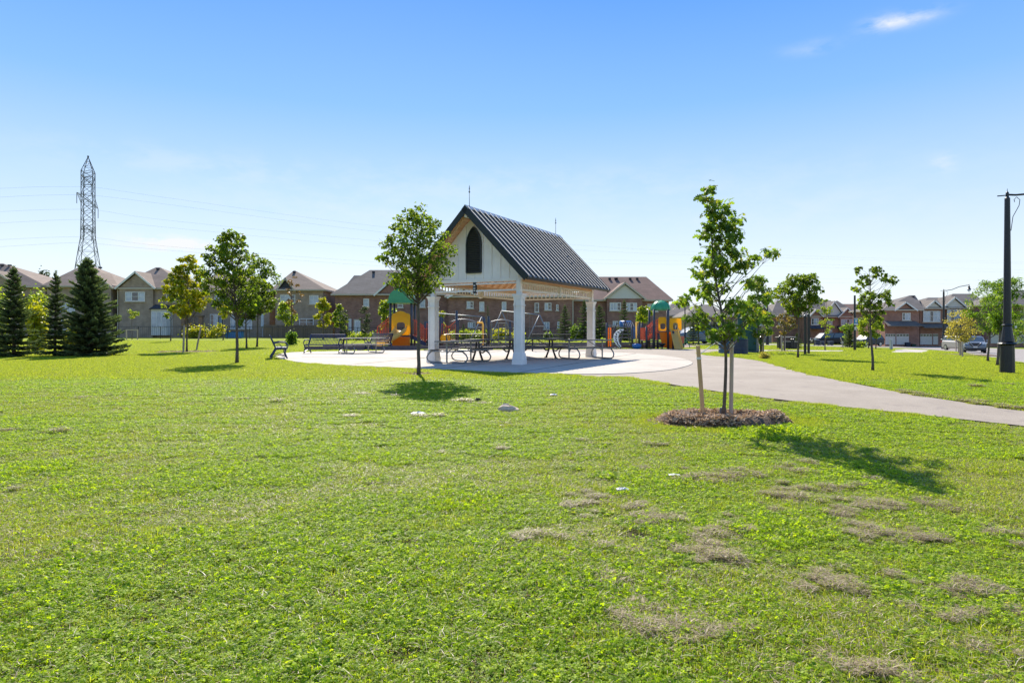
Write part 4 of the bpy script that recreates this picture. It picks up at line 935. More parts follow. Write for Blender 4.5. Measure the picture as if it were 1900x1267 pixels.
def tree(name, label, px, py, box, top=None, mt=None, n=3000, size=.09, shape='oval', prof='round', seed=1, clusters=40, tr=.05, cat='tree', group=None, bark=None, lean=0.0, fill=.35, cr=.26, loose=0, bend=0.0, base=None, shift=0.0, extra=()):
    rnd_ = random.Random(seed); rng = np.random.default_rng(seed); p = base or P(px, py); s = p.y / F
    R = thing(name, label, cat, p, 0, group); x0, x1, y0, y1 = box; cx = ((x0 + x1) / 2 - px) * s; rx = (x1 - x0) / 2 * s; z1 = (py - y0) * s; z0 = (py - y1) * s; hgt = z1 - z0
    tx = ((top if top is not None else (x0 + x1) / 2) - px) * s
    def axis(z):      # leader curve
        t = z / z1; return Vector((tx * t ** 1.6 + bend * math.sin(math.pi * min(1, t * 1.5)) * .5 + cx * math.sin(math.pi * min(1, t)) * .5 * (0 if top is None else .0), shift * t + .03 * math.sin(t * 9 + seed), z))
    cl = []; tries = 0
    while len(cl) < clusters and tries < 8000:
        tries += 1; t = rnd_.random(); a = rnd_.uniform(0, 6.283); w = PROF[prof](t); r = math.sqrt(rnd_.uniform(fill * fill, 1)) * (1 - cr * .25)
        z = z0 + hgt * (cr * .3 + t * (1 - cr * .35)); ax = axis(z)
        c = Vector((cx * (1 - abs(2 * t - 1)) + ax.x * abs(2 * t - 1) * 1.0 if top is not None else cx, ax.y, 0)); c.z = z
        c += Vector((math.cos(a) * r * w * rx, math.sin(a) * r * w * rx, rnd_.gauss(0, .02) * hgt)); 
        if all((c - d).length > rx * .16 for d in cl): cl.append(c)
    for (ex, ey) in extra: cl.append(Vector(((ex - px) * s, rnd_.uniform(-.3, .3) * rx, (py - ey) * s)))
    mb = MB(); zs = [z1 * .97 * i / 14 for i in range(15)]; mb.tube([axis(z) + Vector((rnd_.gauss(0, .006), rnd_.gauss(0, .006), 0)) for z in zs], [tr * (1.25 if i == 0 else 1) * max(.1, (1 - i / 14.6) ** .8) for i in range(15)], 8)
    tk = mb.build('trunk', bark or BARK, R, smooth=True); br = MB()
    ne = len(extra); prev = None
    for ci, c in enumerate(cl):
        if ci >= len(cl) - ne and prev is not None and (c - prev).length < .26:
            br.tube([prev, c], [.006, .003], 4, cap=False); prev = c; continue
        prev = c
        za = max(z0 * .88 if z0 > .5 else z0 + .1, c.z - (Vector((c.x, c.y)) - axis(c.z).to_2d()).length * rnd_.uniform(.6, 1.25)); za = min(za, z1 * .93); a = axis(za)
        m = a.lerp(c, .5) + Vector((0, 0, -.04 * rx)) + Vector((rnd_.gauss(0, .03), rnd_.gauss(0, .03), 0)); r0 = max(.005, tr * .42 * (1 - za / z1 * .75)); br.tube([a, m, c], [r0, r0 * .65, r0 * .25], 5, cap=False)
        for _ in range(2):
            e = c + Vector((rnd_.gauss(0, 1), rnd_.gauss(0, 1), rnd_.gauss(.2, .8))).normalized() * rx * cr * 1.1; br.tube([m.lerp(c, .6), e], [r0 * .4, r0 * .15], 4, cap=False)
    br.build('branches', bark or BARK, R, smooth=True)
    per = max(1, n // max(1, len(cl))); cen = []; vb = []
    for c in cl:
        q = rng.normal(size=(per, 3)); q /= np.linalg.norm(q, axis=1)[:, None]; rad = rx * cr * rnd_.uniform(.7, 1.25) * rng.uniform(.15, 1, per) ** .5
        cen.append(np.array(c) + q * rad[:, None] * np.array([1, 1, .72])); vb.append(np.full(per, rnd_.gauss(0, .10)))
    cen = np.concatenate(cen); link('crown', leaves_mesh('crown', rng, cen, size, shape, mt, vbias=np.concatenate(vb)), None, R)
    if loose:
        sh = leaf_shape(shape); v = [(x, y, -.35 * x * x + .3 * abs(y)) for x, y in sh]; lm = bpy.data.meshes.new('leaf'); lm.from_pydata(v, [], [tuple(range(len(v)))]); at = lm.attributes.new('var', 'FLOAT', 'POINT'); at.data.foreach_set('value', [rnd_.random()] * len(v)); lm.materials.append(mt)
        lms = [lm]
        for _ in range(5): l2 = lm.copy(); l2.attributes['var'].data.foreach_set('value', [rnd_.random()] * len(v)); lms.append(l2)
        for _ in range(loose):
            c = rnd_.choice(cl); d = Vector((rnd_.gauss(0, 1), rnd_.gauss(-.5, 1), rnd_.gauss(0, .8))).normalized(); o = link('leaf', rnd_.choice(lms), None, R); o.location = c + d * rx * cr * rnd_.uniform(.9, 1.3)
            o.rotation_euler = (rnd_.uniform(-.9, .9), rnd_.uniform(-.5, 1.2), rnd_.uniform(0, 6.28)); o.scale = (size * rnd_.uniform(.9, 1.3),) * 3
    return R
L_PEAR = leafmat('dark_glossy_leaves', (0.030, 0.065, 0.008), (0.17, 0.245, 0.022), .5, dry=(.20, .22, .03), rough=.55)
L_OAK = leafmat('oak_leaves', (0.045, 0.095, 0.012), (0.18, 0.27, 0.03), .48, dry=(.28, .26, .03), rough=.55)
L_YEL = leafmat('yellowing_leaves', (0.13, 0.20, 0.016), (0.50, 0.48, 0.025), .5, dry=(.5, .42, .03), tcol=(1.6, 1.5, .6))
L_LIME = leafmat('light_green_leaves', (0.085, 0.15, 0.015), (0.28, 0.34, 0.035), .5, dry=(.3, .28, .04))
L_LOC = leafmat('locust_leaves', (0.055, 0.13, 0.012), (0.16, 0.25, 0.022), .5, dry=(.26, .28, .03))
L_DRYT = leafmat('brown_dying_leaves', (0.16, 0.11, 0.03), (0.30, 0.20, 0.07), .35, tcol=(1.4, 1.2, .8))
L_RUSS = leafmat('rusty_tinged_leaves', (0.08, 0.12, 0.02), (0.24, 0.17, 0.05), .4, tcol=(1.6, 1.4, .8))
L_PALE = leafmat('pale_yellow_leaves', (0.20, 0.22, 0.05), (0.52, 0.44, 0.10), .5, tcol=(1.6, 1.5, .8))
L_DARK = leafmat('dark_shrub_leaves', (0.018, 0.040, 0.012), (0.055, 0.090, 0.022), .25)
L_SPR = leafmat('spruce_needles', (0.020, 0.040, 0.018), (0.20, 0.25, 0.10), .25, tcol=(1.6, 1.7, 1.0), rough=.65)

def mulch_ring(label, px, py, rx, ry, hgt=.06, seed=1, chips=900, dark=False):
    p = P(px, py); rng = np.random.default_rng(seed); MULCHES.append((p.x, p.y, rx * .93, ry * .93)); rnd_ = random.Random(seed)
    R = bpy.data.objects.new('mulch_ring', None)
    bm = MB(); n = 36; rings = 6; v = [(0, 0, hgt * .6)]
    for j in range(1, rings + 1):
        t = j / rings
        for k in range(n):
            a = 2 * math.pi * k / n; w = 1 + .10 * math.sin(3 * a + seed) + .06 * math.sin(7 * a + 2 * seed); h = hgt * (.55 + .6 * math.exp(-((t - .72) / .18) ** 2) * (1 + .4 * math.sin(4 * a + seed))) * min(1, (1.02 - t) * 7) + (-.03 if j == rings else 0) + (hgt * .6 * math.exp(-((t - .8) / .16) ** 2) * (math.exp(-((a - 5.9) / .45) ** 2) + .6 * math.exp(-((a - 4.55) / .2) ** 2)) if hgt > .1 else 0)
            v.append((rx * t * w * math.cos(a), ry * t * w * math.sin(a), h + rnd_.uniform(-.012, .012)))
    f = [(0, 1 + k, 1 + (k + 1) % n) for k in range(n)] + [(1 + (j - 1) * n + k, 1 + j * n + k, 1 + j * n + (k + 1) % n, 1 + (j - 1) * n + (k + 1) % n) for j in range(1, rings) for k in range(n)]
    bm.add(v, f); o = bm.build('mulch_ring', mat('mulch_soil', (.13, .082, .048), .95, var=.3, scale=20, bump=1.0), smooth=True); o.location = p; tag(o, label, kind='stuff')
    a = rng.uniform(0, 6.283, chips); r = np.sqrt(rng.uniform(0, 1.0, chips)) * (1.02 + .08 * np.sin(3 * a + seed) + .06 * np.sin(7 * a + 2 * seed)) * np.where(rng.random(chips) < .12, rng.uniform(1, 1.3, chips), 1); hh = hgt * (.55 + .6 * np.exp(-((r - .72) / .18) ** 2)) * np.minimum(1, np.maximum(0, 1.02 - r) * 7)
    if hgt > .1: hh = hh + hgt * .6 * np.exp(-((r - .8) / .16) ** 2) * (np.exp(-((a - 5.9) / .45) ** 2) + .6 * np.exp(-((a - 4.55) / .2) ** 2))
    c = np.stack([rx * r * np.cos(a), ry * r * np.sin(a), hh + rng.uniform(0, .03, chips)], 1)
    t, s, nr = rotmats(rng, chips, .8); L_ = rng.uniform(.02, .055, chips)[:, None]; W_ = rng.uniform(.004, .011, chips)[:, None]
    V = np.stack([c - t * L_ - s * W_, c + t * L_ - s * W_, c + t * L_ + s * W_, c - t * L_ + s * W_], 1).reshape(-1, 3)
    m = leafmat('wood_chips', (.22, .13, .07), (.80, .58, .37), .2, tcol=(1, 1, 1), rough=.8)
    ch = link('wood_chips', fastmesh('wood_chips', V, 4, rng.beta(1.3, 1.8, chips), m), None, o); tag(ch, kind='stuff')
    return p
def stake(label, base, top, r=.03, m=None, tie=True, tie_z=.84, group='tree stakes'):
    o = thing('tree_stake', label, 'stake', base, 0, group); t = Vector(top) - Vector(base)
    MB().tube([(0, 0, -.05), t * .5, t], [r, r, r * .97], 10).build('stake_pole', m or STAKE, o, smooth=False, bevel=.003)
    if tie: MB().tube([t * (tie_z - .02), t * (tie_z + .012)], r * 1.12, 10).build('tie_band', TIE, o)
    return o

def big_trees():
    G = 'street trees planted round the park'
    tree('pear_tree', 'full dark green young tree on slim trunk in front of the pavilion left column', 777, 697, (701, 848, 397, 552), 772, L_PEAR, 5200, .072, 'wide', 'round', 11, 120, .05, group=G, cr=.17, fill=.15)
    tree('pear_tree', 'dense dark green tree left of the end-on navy bench', 440, 675, (374, 486, 433, 584), 428, L_PEAR, 4900, .095, 'wide', 'round', 12, 115, .06, group=G, cr=.18, fill=.2)
    tree('pear_tree', 'dark leafy tree half hidden behind the dense tree by the bench', 477, 645, (445, 519, 478, 588), 486, L_PEAR, 4600, .13, 'wide', 'round', 13, 70, .07, group=G, fill=.1)
    tree('pear_tree', 'thin trunked tree directly behind the dense tree, its crown merged with it', 457, 648, (424, 486, 505, 606), 455, L_PEAR, 2600, .14, 'wide', 'round', 14, 32, .06, group=G)
    # oak in front
    tree('oak_sapling', 'young staked oak with lobed leaves and leaning top standing in mulch', 1342, 780, (1268, 1424, 345, 640), 1308, L_OAK, 1700, .097, 'oak', 'cone', 21, 85, .030, group=None, cr=.13, fill=.15, loose=300, bark=BARK, bend=.12, extra=((1376, 486), (1396, 480), (1412, 475), (1424, 469), (1437, 466), (1272, 552), (1286, 540), (1264, 560), (1300, 478), (1312, 352), (1304, 366), (1318, 384), (1376, 405), (1360, 412), (1300, 440), (1308, 420), (1352, 425), (1416, 552), (1402, 580), (1290, 505), (1398, 520)))
    tree('pear_tree', 'round crowned tree beside the two black posts', 1481, 665, (1433, 1526, 512, 584), 1485, L_PEAR, 3600, .10, 'wide', 'vase', 15, 80, .05, group=G, cr=.2, fill=.15)
    tree('pear_tree', 'open crowned tree with forked branches on the lawn beyond the path', 1619, 690, (1582, 1670, 494, 592), 1612, L_PEAR, 1700, .075, 'wide', 'vase', 16, 70, .04, group=G, cr=.13, bend=-.05)
    tree('oak_sapling', 'bright green staked sapling just behind the oak, by the teal cabin', 1406, 655, (1368, 1442, 512, 645), 1408, L_OAK, 2300, .17, 'oak', 'egg', 22, 46, .05, group='saplings', cr=.24)
    tree('maple_sapling', 'yellow leaved staked maple sapling standing in mulch at the left', 347, 654, (304, 386, 475, 592), 349, L_YEL, 2500, .16, 'maple', 'egg', 23, 80, .05, group='saplings', cr=.16)
    tree('maple_sapling', 'small green tree left of the yellow maple in front of the bay window', 317, 634, (302, 338, 540, 600), 318, L_LIME, 700, .2, 'maple', 'round', 24, 20, .06, group='saplings')
    tree('maple_sapling', 'tiny round topped sapling inside a low timber guard', 245, 630, (238, 254, 573, 594), 245, L_LIME, 300, .16, 'oval', 'round', 25, 10, .04, group='saplings', cr=.4)
    tree('maple_sapling', 'small sapling with rusty leaf tips in front of the buff house patio door', 414, 631, (400, 428, 560, 608), 414, L_YEL, 420, .2, 'maple', 'round', 26, 14, .06, group='saplings')
    tree('maple_sapling', 'sparse half dead sapling with brown leaves left of the navy slatted bench', 541, 641, (528, 566, 515, 582), 541, L_DRYT, 500, .13, 'oval', 'vase', 27, 22, .06, group='saplings', cr=.2)
    tree('maple_sapling', 'yellow green sapling behind the half dead one', 531, 633, (511, 549, 560, 604), 531, L_LIME, 1300, .16, 'wide', 'round', 28, 20, .06, group='saplings', cr=.35)
    tree('linden_sapling', 'egg shaped yellow green tree before the wooden fence', 600, 629, (584, 616, 553, 612), 597, L_YEL, 1900, .17, 'wide', 'egg', 29, 30, .08, group='saplings', cr=.32)
    tree('linden_sapling', 'light green upright tree behind the pale picnic table', 632, 630, (618, 644, 566, 614), 630, L_LIME, 1500, .17, 'wide', 'egg', 30, 26, .08, group='saplings', cr=.32)
    tree('columnar_shrub', 'dark narrow evergreen touching the light green tree', 641, 631, (628, 650, 576, 628), 640, L_DARK, 1700, .13, 'slim', 'column', 31, 26, .06, cat='shrub', group='narrow evergreens', cr=.4)
    tree('columnar_shrub', 'narrow dark cypress in front of the red brick house door', 677, 631, (666, 690, 570, 622), 677, L_DARK, 2000, .13, 'slim', 'column', 32, 26, .06, cat='shrub', group='narrow evergreens', cr=.4)
    tree('linden_sapling', 'leafy green tree right behind the play tower red stair rail', 716, 632, (702, 741, 558, 612), 718, L_LIME, 1300, .22, 'maple', 'round', 33, 24, .08, group='saplings', cr=.28)
    tree('linden_sapling', 'thin yellowing tree showing right of the pavilion left column', 818, 632, (811, 826, 568, 625), 817, L_YEL, 500, .2, 'maple', 'column', 34, 14, .06, group='saplings', cr=.4)
    tree('linden_sapling', 'pale leaved small tree behind the blue play panels', 1195, 633, (1176, 1212, 570, 600), 1196, L_LIME, 900, .2, 'wide', 'round', 35, 20, .07, group='saplings', cr=.3)
    tree('linden_sapling', 'small round tree between the dome tower and the oak', 1296, 640, (1284, 1312, 580, 616), 1297, L_LIME, 1000, .18, 'wide', 'round', 36, 18, .08, group='saplings', cr=.35)
    tree('redbud_sapling', 'sparse rusty leaved staked sapling left of the round crowned tree', 1455, 652, (1440, 1478, 577, 622), 1458, L_RUSS, 600, .14, 'oval', 'round', 37, 24, .045, group='saplings', cr=.25)
    tree('poplar_sapling', 'tall sparse sapling between the black posts and the blue sign pole', 1531, 650.5, (1516, 1552, 552, 628), 1535, L_LIME, 520, .14, 'oval', 'column', 38, 26, .045, group='saplings', cr=.2)
    tree('linden_sapling', 'light green round sapling just right of the blue sign pole', 1612, 648, (1588, 1628, 585, 624), 1612, L_LIME, 1600, .15, 'wide', 'round', 39, 28, .06, group='saplings', cr=.3)
    tree('linden_sapling', 'light green sapling in front of the pale garages', 1625, 648, (1618, 1644, 588, 630), 1630, L_LIME, 1200, .15, 'wide', 'round', 40, 22, .06, group='saplings', cr=.32)
    tree('linden_sapling', 'fresh green small tree behind the dark low spruce near the sign pole', 1572, 643, (1558, 1590, 600, 632), 1573, L_LOC, 1500, .16, 'wide', 'round', 41, 20, .06, group='saplings', cr=.4)
    tree('locust_tree', 'feathery locust in front of the middle townhouse windows', 1724, 642, (1696, 1745, 568, 612), 1722, L_LOC, 2000, .16, 'slim', 'vase', 42, 30, .07, group='saplings', cr=.3)
    tree('locust_tree', 'low green locust in front of the garage doors', 1701, 641, (1687, 1714, 606, 640), 1701, L_LOC, 1200, .16, 'slim', 'column', 43, 18, .05, group='saplings', cr=.4)
    tree('pale_sapling', 'pale yellow clump of staked saplings beside the second lamp post', 1783, 661, (1756, 1818, 574, 634), 1785, L_PALE, 2300, .10, 'oval', 'round', 44, 40, .04, group='saplings', cr=.27)
    tree('locust_tree', 'bright green spreading locust left of the near lamp post', 1834, 672, (1790, 1872, 520, 622), 1846, L_LOC, 4200, .11, 'slim', 'vase', 45, 56, .05, group='saplings', cr=.26)
    tree('locust_tree', 'bright green locust directly behind the near lamp post', 1851, 680, (1834, 1908, 518, 620), 1868, L_LOC, 3600, .11, 'slim', 'vase', 46, 48, .05, group='saplings', cr=.26)
    tree('locust_tree', 'locust cut by the photo right edge, low bright branches', 1905, 672, (1880, 1940, 585, 640), 1908, L_LOC, 1500, .12, 'slim', 'vase', 47, 26, .05, group='saplings', cr=.3)
    # stakes and ties of the near oak
    p = mulch_ring('shredded bark mulch ring round the young oak', 1341, 783, 1.02, .62, .105, 5, 4600)
    z = p.z + .04
    for (lab, bx, by, tx_, ty_, r, m, dep) in (('amber wooden stake left of the oak, leaning away', 1305, 776, 1295, 641, .034, STAKE, .05), ('grey wooden stake close on the right of the oak trunk', 1356, 778, 1358, 635, .032, STAKEG, .18)):
        b = P(bx, by); s = b.y / F; stake(lab, (b.x, b.y, b.z), (b.x + (tx_ - bx) * s, b.y, b.z + (by - ty_) * s), r, m, tie_z=.83 if bx < 1320 else .96)
    b = P(1342, 778); s = b.y / F
    MB_ = MB(); f = lambda px, py, dy=0: Vector(((px - 1342) * s, dy, (778 - py) * s))
    tw = thing('tree_tie', 'white strap tie hanging from the oak trunk to its stakes', 'strap', b)
    MB().tube([f(1349, 628, -.03), f(1340, 630, -.05), f(1330, 634, -.05), f(1318, 641, -.05), f(1306, 650, -.05), f(1299, 656, -.04)], .008, 5).build('strap', TIE, tw)
    MB().tube([f(1350, 628, -.04), f(1354, 634, -.04), f(1359, 642, -.04)], .009, 5).build('strap', TIE, tw); MB().tube([f(1343, 628, .03), f(1348, 626, -.04), f(1353, 629, .03)], .012, 5).build('trunk_loop', TIE, tw)
    MB().tube([f(1341, 779), f(1341.4, 756)], [.055, .05], 10).build('trunk_guard', mat('grey_trunk_guard', (.10, .10, .105), .6), tw)
    # mulch and stakes of the other saplings
    mulch_ring('mulch ring under the yellow maple sapling', 350, 653.5, 1.7, 1.3, .04, 7, 500)
    mulch_ring('mulch strip under the sparse rusty sapling', 1455, 652.5, 1.2, .9, .04, 8, 300)
    mulch_ring('mulch round the pale clump of saplings', 1783, 659, 2.2, 1.7, .04, 9, 400)
    mulch_ring('thin mulch patch by the tree before the pavilion', 772, 695, .55, .4, .015, 10, 160)
    for lab, bx, by, tx_, ty_ in (('left leaning stake of the yellow maple', 347 - 7, 656, 347 - 5, 603), ('right stake of the yellow maple, leaning outward', 364, 651, 373, 606), ('left stake of the sapling behind the oak', 1408, 655.5, 1404, 614), ('right stake of the sapling behind the oak', 1416, 655, 1416, 612),
            ('left stake of the rusty sapling', 1451, 653, 1450, 622), ('right stake of the rusty sapling', 1456, 652, 1456, 622), ('leaning stake near the low dark spruce', 1565, 646, 1560, 627), ('first stake in the row of the pale clump', 1774, 652, 1774, 631), ('second stake in the row of the pale clump', 1779, 656, 1778, 633), ('third stake in the row of the pale clump', 1781.5, 661, 1781, 633), ('nearest stake in the row of the pale clump', 1786, 663, 1785, 634), ('short stake left of the second lamp post, by the flower bed', 1762, 648, 1762, 633)):
        b = P(bx, by); s = b.y / F; stake(lab, b, (b.x + (tx_ - bx) * s, b.y, b.z + (by - ty_) * s), .05, STAKEG, tie=False)
    b = P(245, 630); s = b.y / F; R = thing('tree_guard', 'low timber guard frame round the tiny sapling', 'tree guard', b)
    for a in (-10, 10): MB().tube([(a * s, 0, 0), (a * s * 1.05, 0, 19 * s)], .06, 6).build('guard_post', STAKEG, R)
    MB().tube([(-10.5 * s, 0, 18 * s), (10.5 * s, 0, 18 * s)], .045, 6).build('guard_bar', STAKEG, R)
big_trees()

def spruce(label, px, py, top, hw, seed, dens=1.0, group='spruces', px_top=None):
    rng = np.random.default_rng(seed); rd = random.Random(seed); p = P(px, py); s = p.y / F; Ht = (py - top) * s; W = hw * s
    R = thing('spruce_tree', label, 'spruce', p, 0, group); lx = ((px_top or px) - px) * s
    MB().tube([(lx * t * t, 0, Ht * t) for t in (0, .3, .6, .85, .99)], [W * .075, W * .055, W * .035, W * .018, .006], 7).build('trunk', BARK, R, smooth=True)
    nb = int(10 * math.sqrt(dens)) + 4; cen = []; dirs = []; ln = []; wd = []; br = MB(); vb = []
    for i in range(nb):
        t = (i + .3) / nb; z = Ht * (.03 + .93 * t ** .92); rad = W * (1 - t) ** .9 * rd.uniform(.78, 1.12) + W * .03; k = int((6 + 5 * (1 - t)) * dens ** .3)
        for j in range(k):
            a = 6.283 * (j + rd.uniform(-.35, .35)) / k + i * 1.1; L_ = rad * rd.uniform(.6, 1.15); ca, sa = math.cos(a), math.sin(a); zz = z + rd.uniform(-.02, .02) * Ht
            up = .12 + .55 * t; m = max(5, int(11 * L_ / W * dens ** .4) + 3); P0 = None
            bp = []
            for q in range(m + 1):
                u = q / m; r = L_ * u; bp.append(Vector((lx * t * t + ca * r, sa * r, zz + L_ * (up * u - .42 * u * (1 - t) + .28 * u * u * (1 - t)))))
            br.tube([bp[0], bp[m // 2], bp[m]], [.012 * W + .004, .008 * W, .004], 4, cap=False)
            for q in range(1, m + 1):
                u = q / m; o = bp[q]; d = (bp[q] - bp[q - 1]).normalized(); side = Vector((-sa, ca, 0)); v0 = rd.gauss(0, .1)
                w_ = (.30 * L_ * (1 - u) + .06 * W) * .85
                for sgn in (-1, 1):
                    for h in (0, 1, 2):
                        e = (d * rd.uniform(.5, .9) + side * sgn * rd.uniform(.5, 1.0) + Vector((0, 0, rd.uniform(-.35, .25)))).normalized()
                        st = o + e * w_ * (h * .3)
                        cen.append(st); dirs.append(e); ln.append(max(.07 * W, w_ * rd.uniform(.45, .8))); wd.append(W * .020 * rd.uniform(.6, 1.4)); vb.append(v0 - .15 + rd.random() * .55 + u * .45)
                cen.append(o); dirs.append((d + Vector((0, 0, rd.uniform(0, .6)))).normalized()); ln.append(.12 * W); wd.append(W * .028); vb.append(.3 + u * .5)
    for q in range(16):
        z = Ht * (.84 + .155 * q / 16)
        for a in (0, 1.6, 3.1, 4.7): cen.append(Vector((lx * (z / Ht) ** 2, 0, z))); dirs.append(Vector((math.cos(a + q), math.sin(a + q), .8)).normalized()); ln.append(W * .10); wd.append(W * .02); vb.append(.6)
    br.build('branches', BARK, R)
    c = np.array([tuple(x) for x in cen]); d = np.array([tuple(x) for x in dirs]); L_ = np.array(ln)[:, None]; w_ = np.array(wd)[:, None]; n = len(c)
    r = rng.normal(size=(n, 3)); sd_ = np.cross(d, r); sd_ /= np.linalg.norm(sd_, axis=1)[:, None]; s2 = np.cross(d, sd_)
    V1 = np.stack([c - sd_ * w_, c + d * L_ * .6 - sd_ * w_ * .9, c + d * L_, c + d * L_ * .6 + sd_ * w_ * .9], 1); V2 = np.stack([c - s2 * w_, c + d * L_ * .6 - s2 * w_ * .9, c + d * L_ * .98, c + d * L_ * .6 + s2 * w_ * .9], 1)
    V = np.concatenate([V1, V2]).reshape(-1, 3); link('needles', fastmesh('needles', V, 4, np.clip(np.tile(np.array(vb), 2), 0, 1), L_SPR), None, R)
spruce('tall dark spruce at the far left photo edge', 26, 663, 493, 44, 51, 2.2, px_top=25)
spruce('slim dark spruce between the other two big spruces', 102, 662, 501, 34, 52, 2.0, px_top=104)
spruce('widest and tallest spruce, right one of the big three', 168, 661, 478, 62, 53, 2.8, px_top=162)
spruce('spruce half behind the left edge spruce', -28, 662, 520, 40, 54, 1.5)
for i, (px, py, top, hw, lab) in enumerate(((1048, 632, 566, 21, 'spruce against the red brick wall seen under the pavilion'), (1084, 632, 556, 20, 'spruce hidden partly by the rear right column'), (1112, 633, 566, 23, 'wide spruce just right of the rear right column'), (1158, 633, 556, 20, 'spruce before the gabled brick house windows'), (1004 - 99, 632, 566, 9, 'narrow spruce behind the left column and swings'),
        (1286, 640, 583, 16, 'dark spruce behind the oak left branches'), (1576, 646, 611, 16, 'low bushy spruce at the foot of the sign pole'), (1479, 647, 618, 11, 'small spruce behind the round crowned tree'), (860, 634, 600, 8, 'tiny spruce left of the swing seats'), (1325, 640, 598, 14, 'dark spruce behind the oak trunk'))):
    spruce(lab, px, py, top, hw, 60 + i, .9, group='spruces by the houses')

def shrub(label, px, py, box, mt, seed, n=900, size=.16, shape='wide', flat=False, cat='shrub', name='shrub', base=None):
    rng = np.random.default_rng(seed); rd = random.Random(seed); p = base or P(px, py); s = p.y / F; x0, x1, y0, y1 = box
    R = thing(name, label, cat, p, 0, 'shrubs in the park'); w, h = (x1 - x0) / 2 * s, (y1 - y0) * s; cx = ((x0 + x1) / 2 - px) * s; z0 = (py - y1) * s
    k = 16; cs = [Vector((cx + rd.uniform(-.8, .8) * w, rd.uniform(-.5, .5) * min(w, 1.2), z0 + h * rd.uniform(.2, .82))) for _ in range(k)]
    st = MB(); [st.tube([(c.x * .4 + cx * .6, c.y * .4, 0), c * .5 + Vector((cx, 0, z0)) * .25, c], [.03, .02, .008], 4, cap=False) for c in cs]; st.build('stems', BARK, R)
    cen = np.concatenate([np.array(c) + rng.normal(size=(n // k, 3)) * np.array([w * .2, min(w, 1.2) * .25, h * .15]) for c in cs]); cen[:, 2] = np.maximum(cen[:, 2], .03)
    link('foliage', leaves_mesh('foliage', rng, cen, size, shape, mt), None, R); return R
shrub('yellow green hedge of mixed shrubs behind the yellow maple', 378, 628, (345, 412, 603, 629), L_YEL, 71, 2200, .2)
shrub('reddish shrub at the hedge left end', 352, 627, (340, 372, 603, 628), L_RUSS, 72, 1100, .2)
shrub('small bright bush at the foot of the half dead sapling', 541, 641, (531, 551, 616, 641), L_LOC, 73, 900, .12)
shrub('yellow green bush between two big spruces on the left', 68, 655, (48, 86, 560, 652), L_YEL, 74, 2600, .12)
shrub('sparse golden bush between the left two spruces', 62, 652, (40, 92, 540, 600), L_LIME, 75, 1500, .12)
shrub('light green bush in front of the left edge spruce gap', 6, 655, (-16, 16, 540, 640), L_LIME, 76, 1500, .12)
shrub('bushy green shrub low between the slim and wide spruce', 132, 652, (120, 146, 590, 650), L_YEL, 77, 900, .11)
shrub('bright yellow green shrub under the pavilion by a spruce', 1073, 631, (1060, 1086, 605, 630), L_LOC, 78, 1300, .2)
shrub('bright shrub right of the rear column', 1102, 632, (1094, 1112, 610, 632), L_LOC, 79, 800, .2)
shrub('low plants along the fence behind the swings', 870, 632, (840, 900, 612, 632), L_LIME, 80, 1500, .18)
shrub('flowering shrubs along the fence behind the second swing set', 935, 632, (905, 968, 610, 632), L_YEL, 81, 1500, .18)
shrub('small lime shrub at the fence under the pavilion', 1017, 632, (1010, 1024, 616, 631), L_LOC, 82, 500, .16)
shrub('grey green weed clump on the path edge', 1418, 667, (1408, 1428, 652, 668), L_PALE, 83, 900, .06, 'slim')
shrub('low weeds along the lawn behind the weed clump', 1436, 660, (1420, 1462, 652, 661), L_LIME, 84, 800, .07, 'slim')
shrub('dark purple leaved shrub in front of the brick townhouse porch', 1549, 634, (1538, 1562, 602, 634), L_DARK, 85, 1200, .2)
shrub('front garden shrubs beside the second lamp post', 1745, 641, (1732, 1766, 624, 642), L_LIME, 86, 1200, .16)
shrub('garden bed of red and white flowers by the driveway', 1730, 642, (1700, 1748, 634, 643), leafmat('flower_petals', (.45, .08, .05), (.6, .5, .4), .3), 87, 700, .14)
shrub('low shrubs in the front garden at the right edge', 1882, 643, (1868, 1912, 622, 644), L_LOC, 88, 1200, .16)
shrub('green shrubs beside the low spruce and sign pole', 1590, 646, (1584, 1604, 634, 647), L_LIME, 89, 500, .14)
shrub('low plants in front of the red brick house', 660, 631, (645, 705, 616, 631), L_LIME, 90, 1000, .16)
shrub('distant leafy tree top over the houses at the left', 82, 560, (72, 92, 503, 540), L_DARK, 91, 900, .3, base=Vector(((82 - CX) / F * 110, 110, CZ + (HY - 560) / F * 110)))
big_far = P(82, 628)

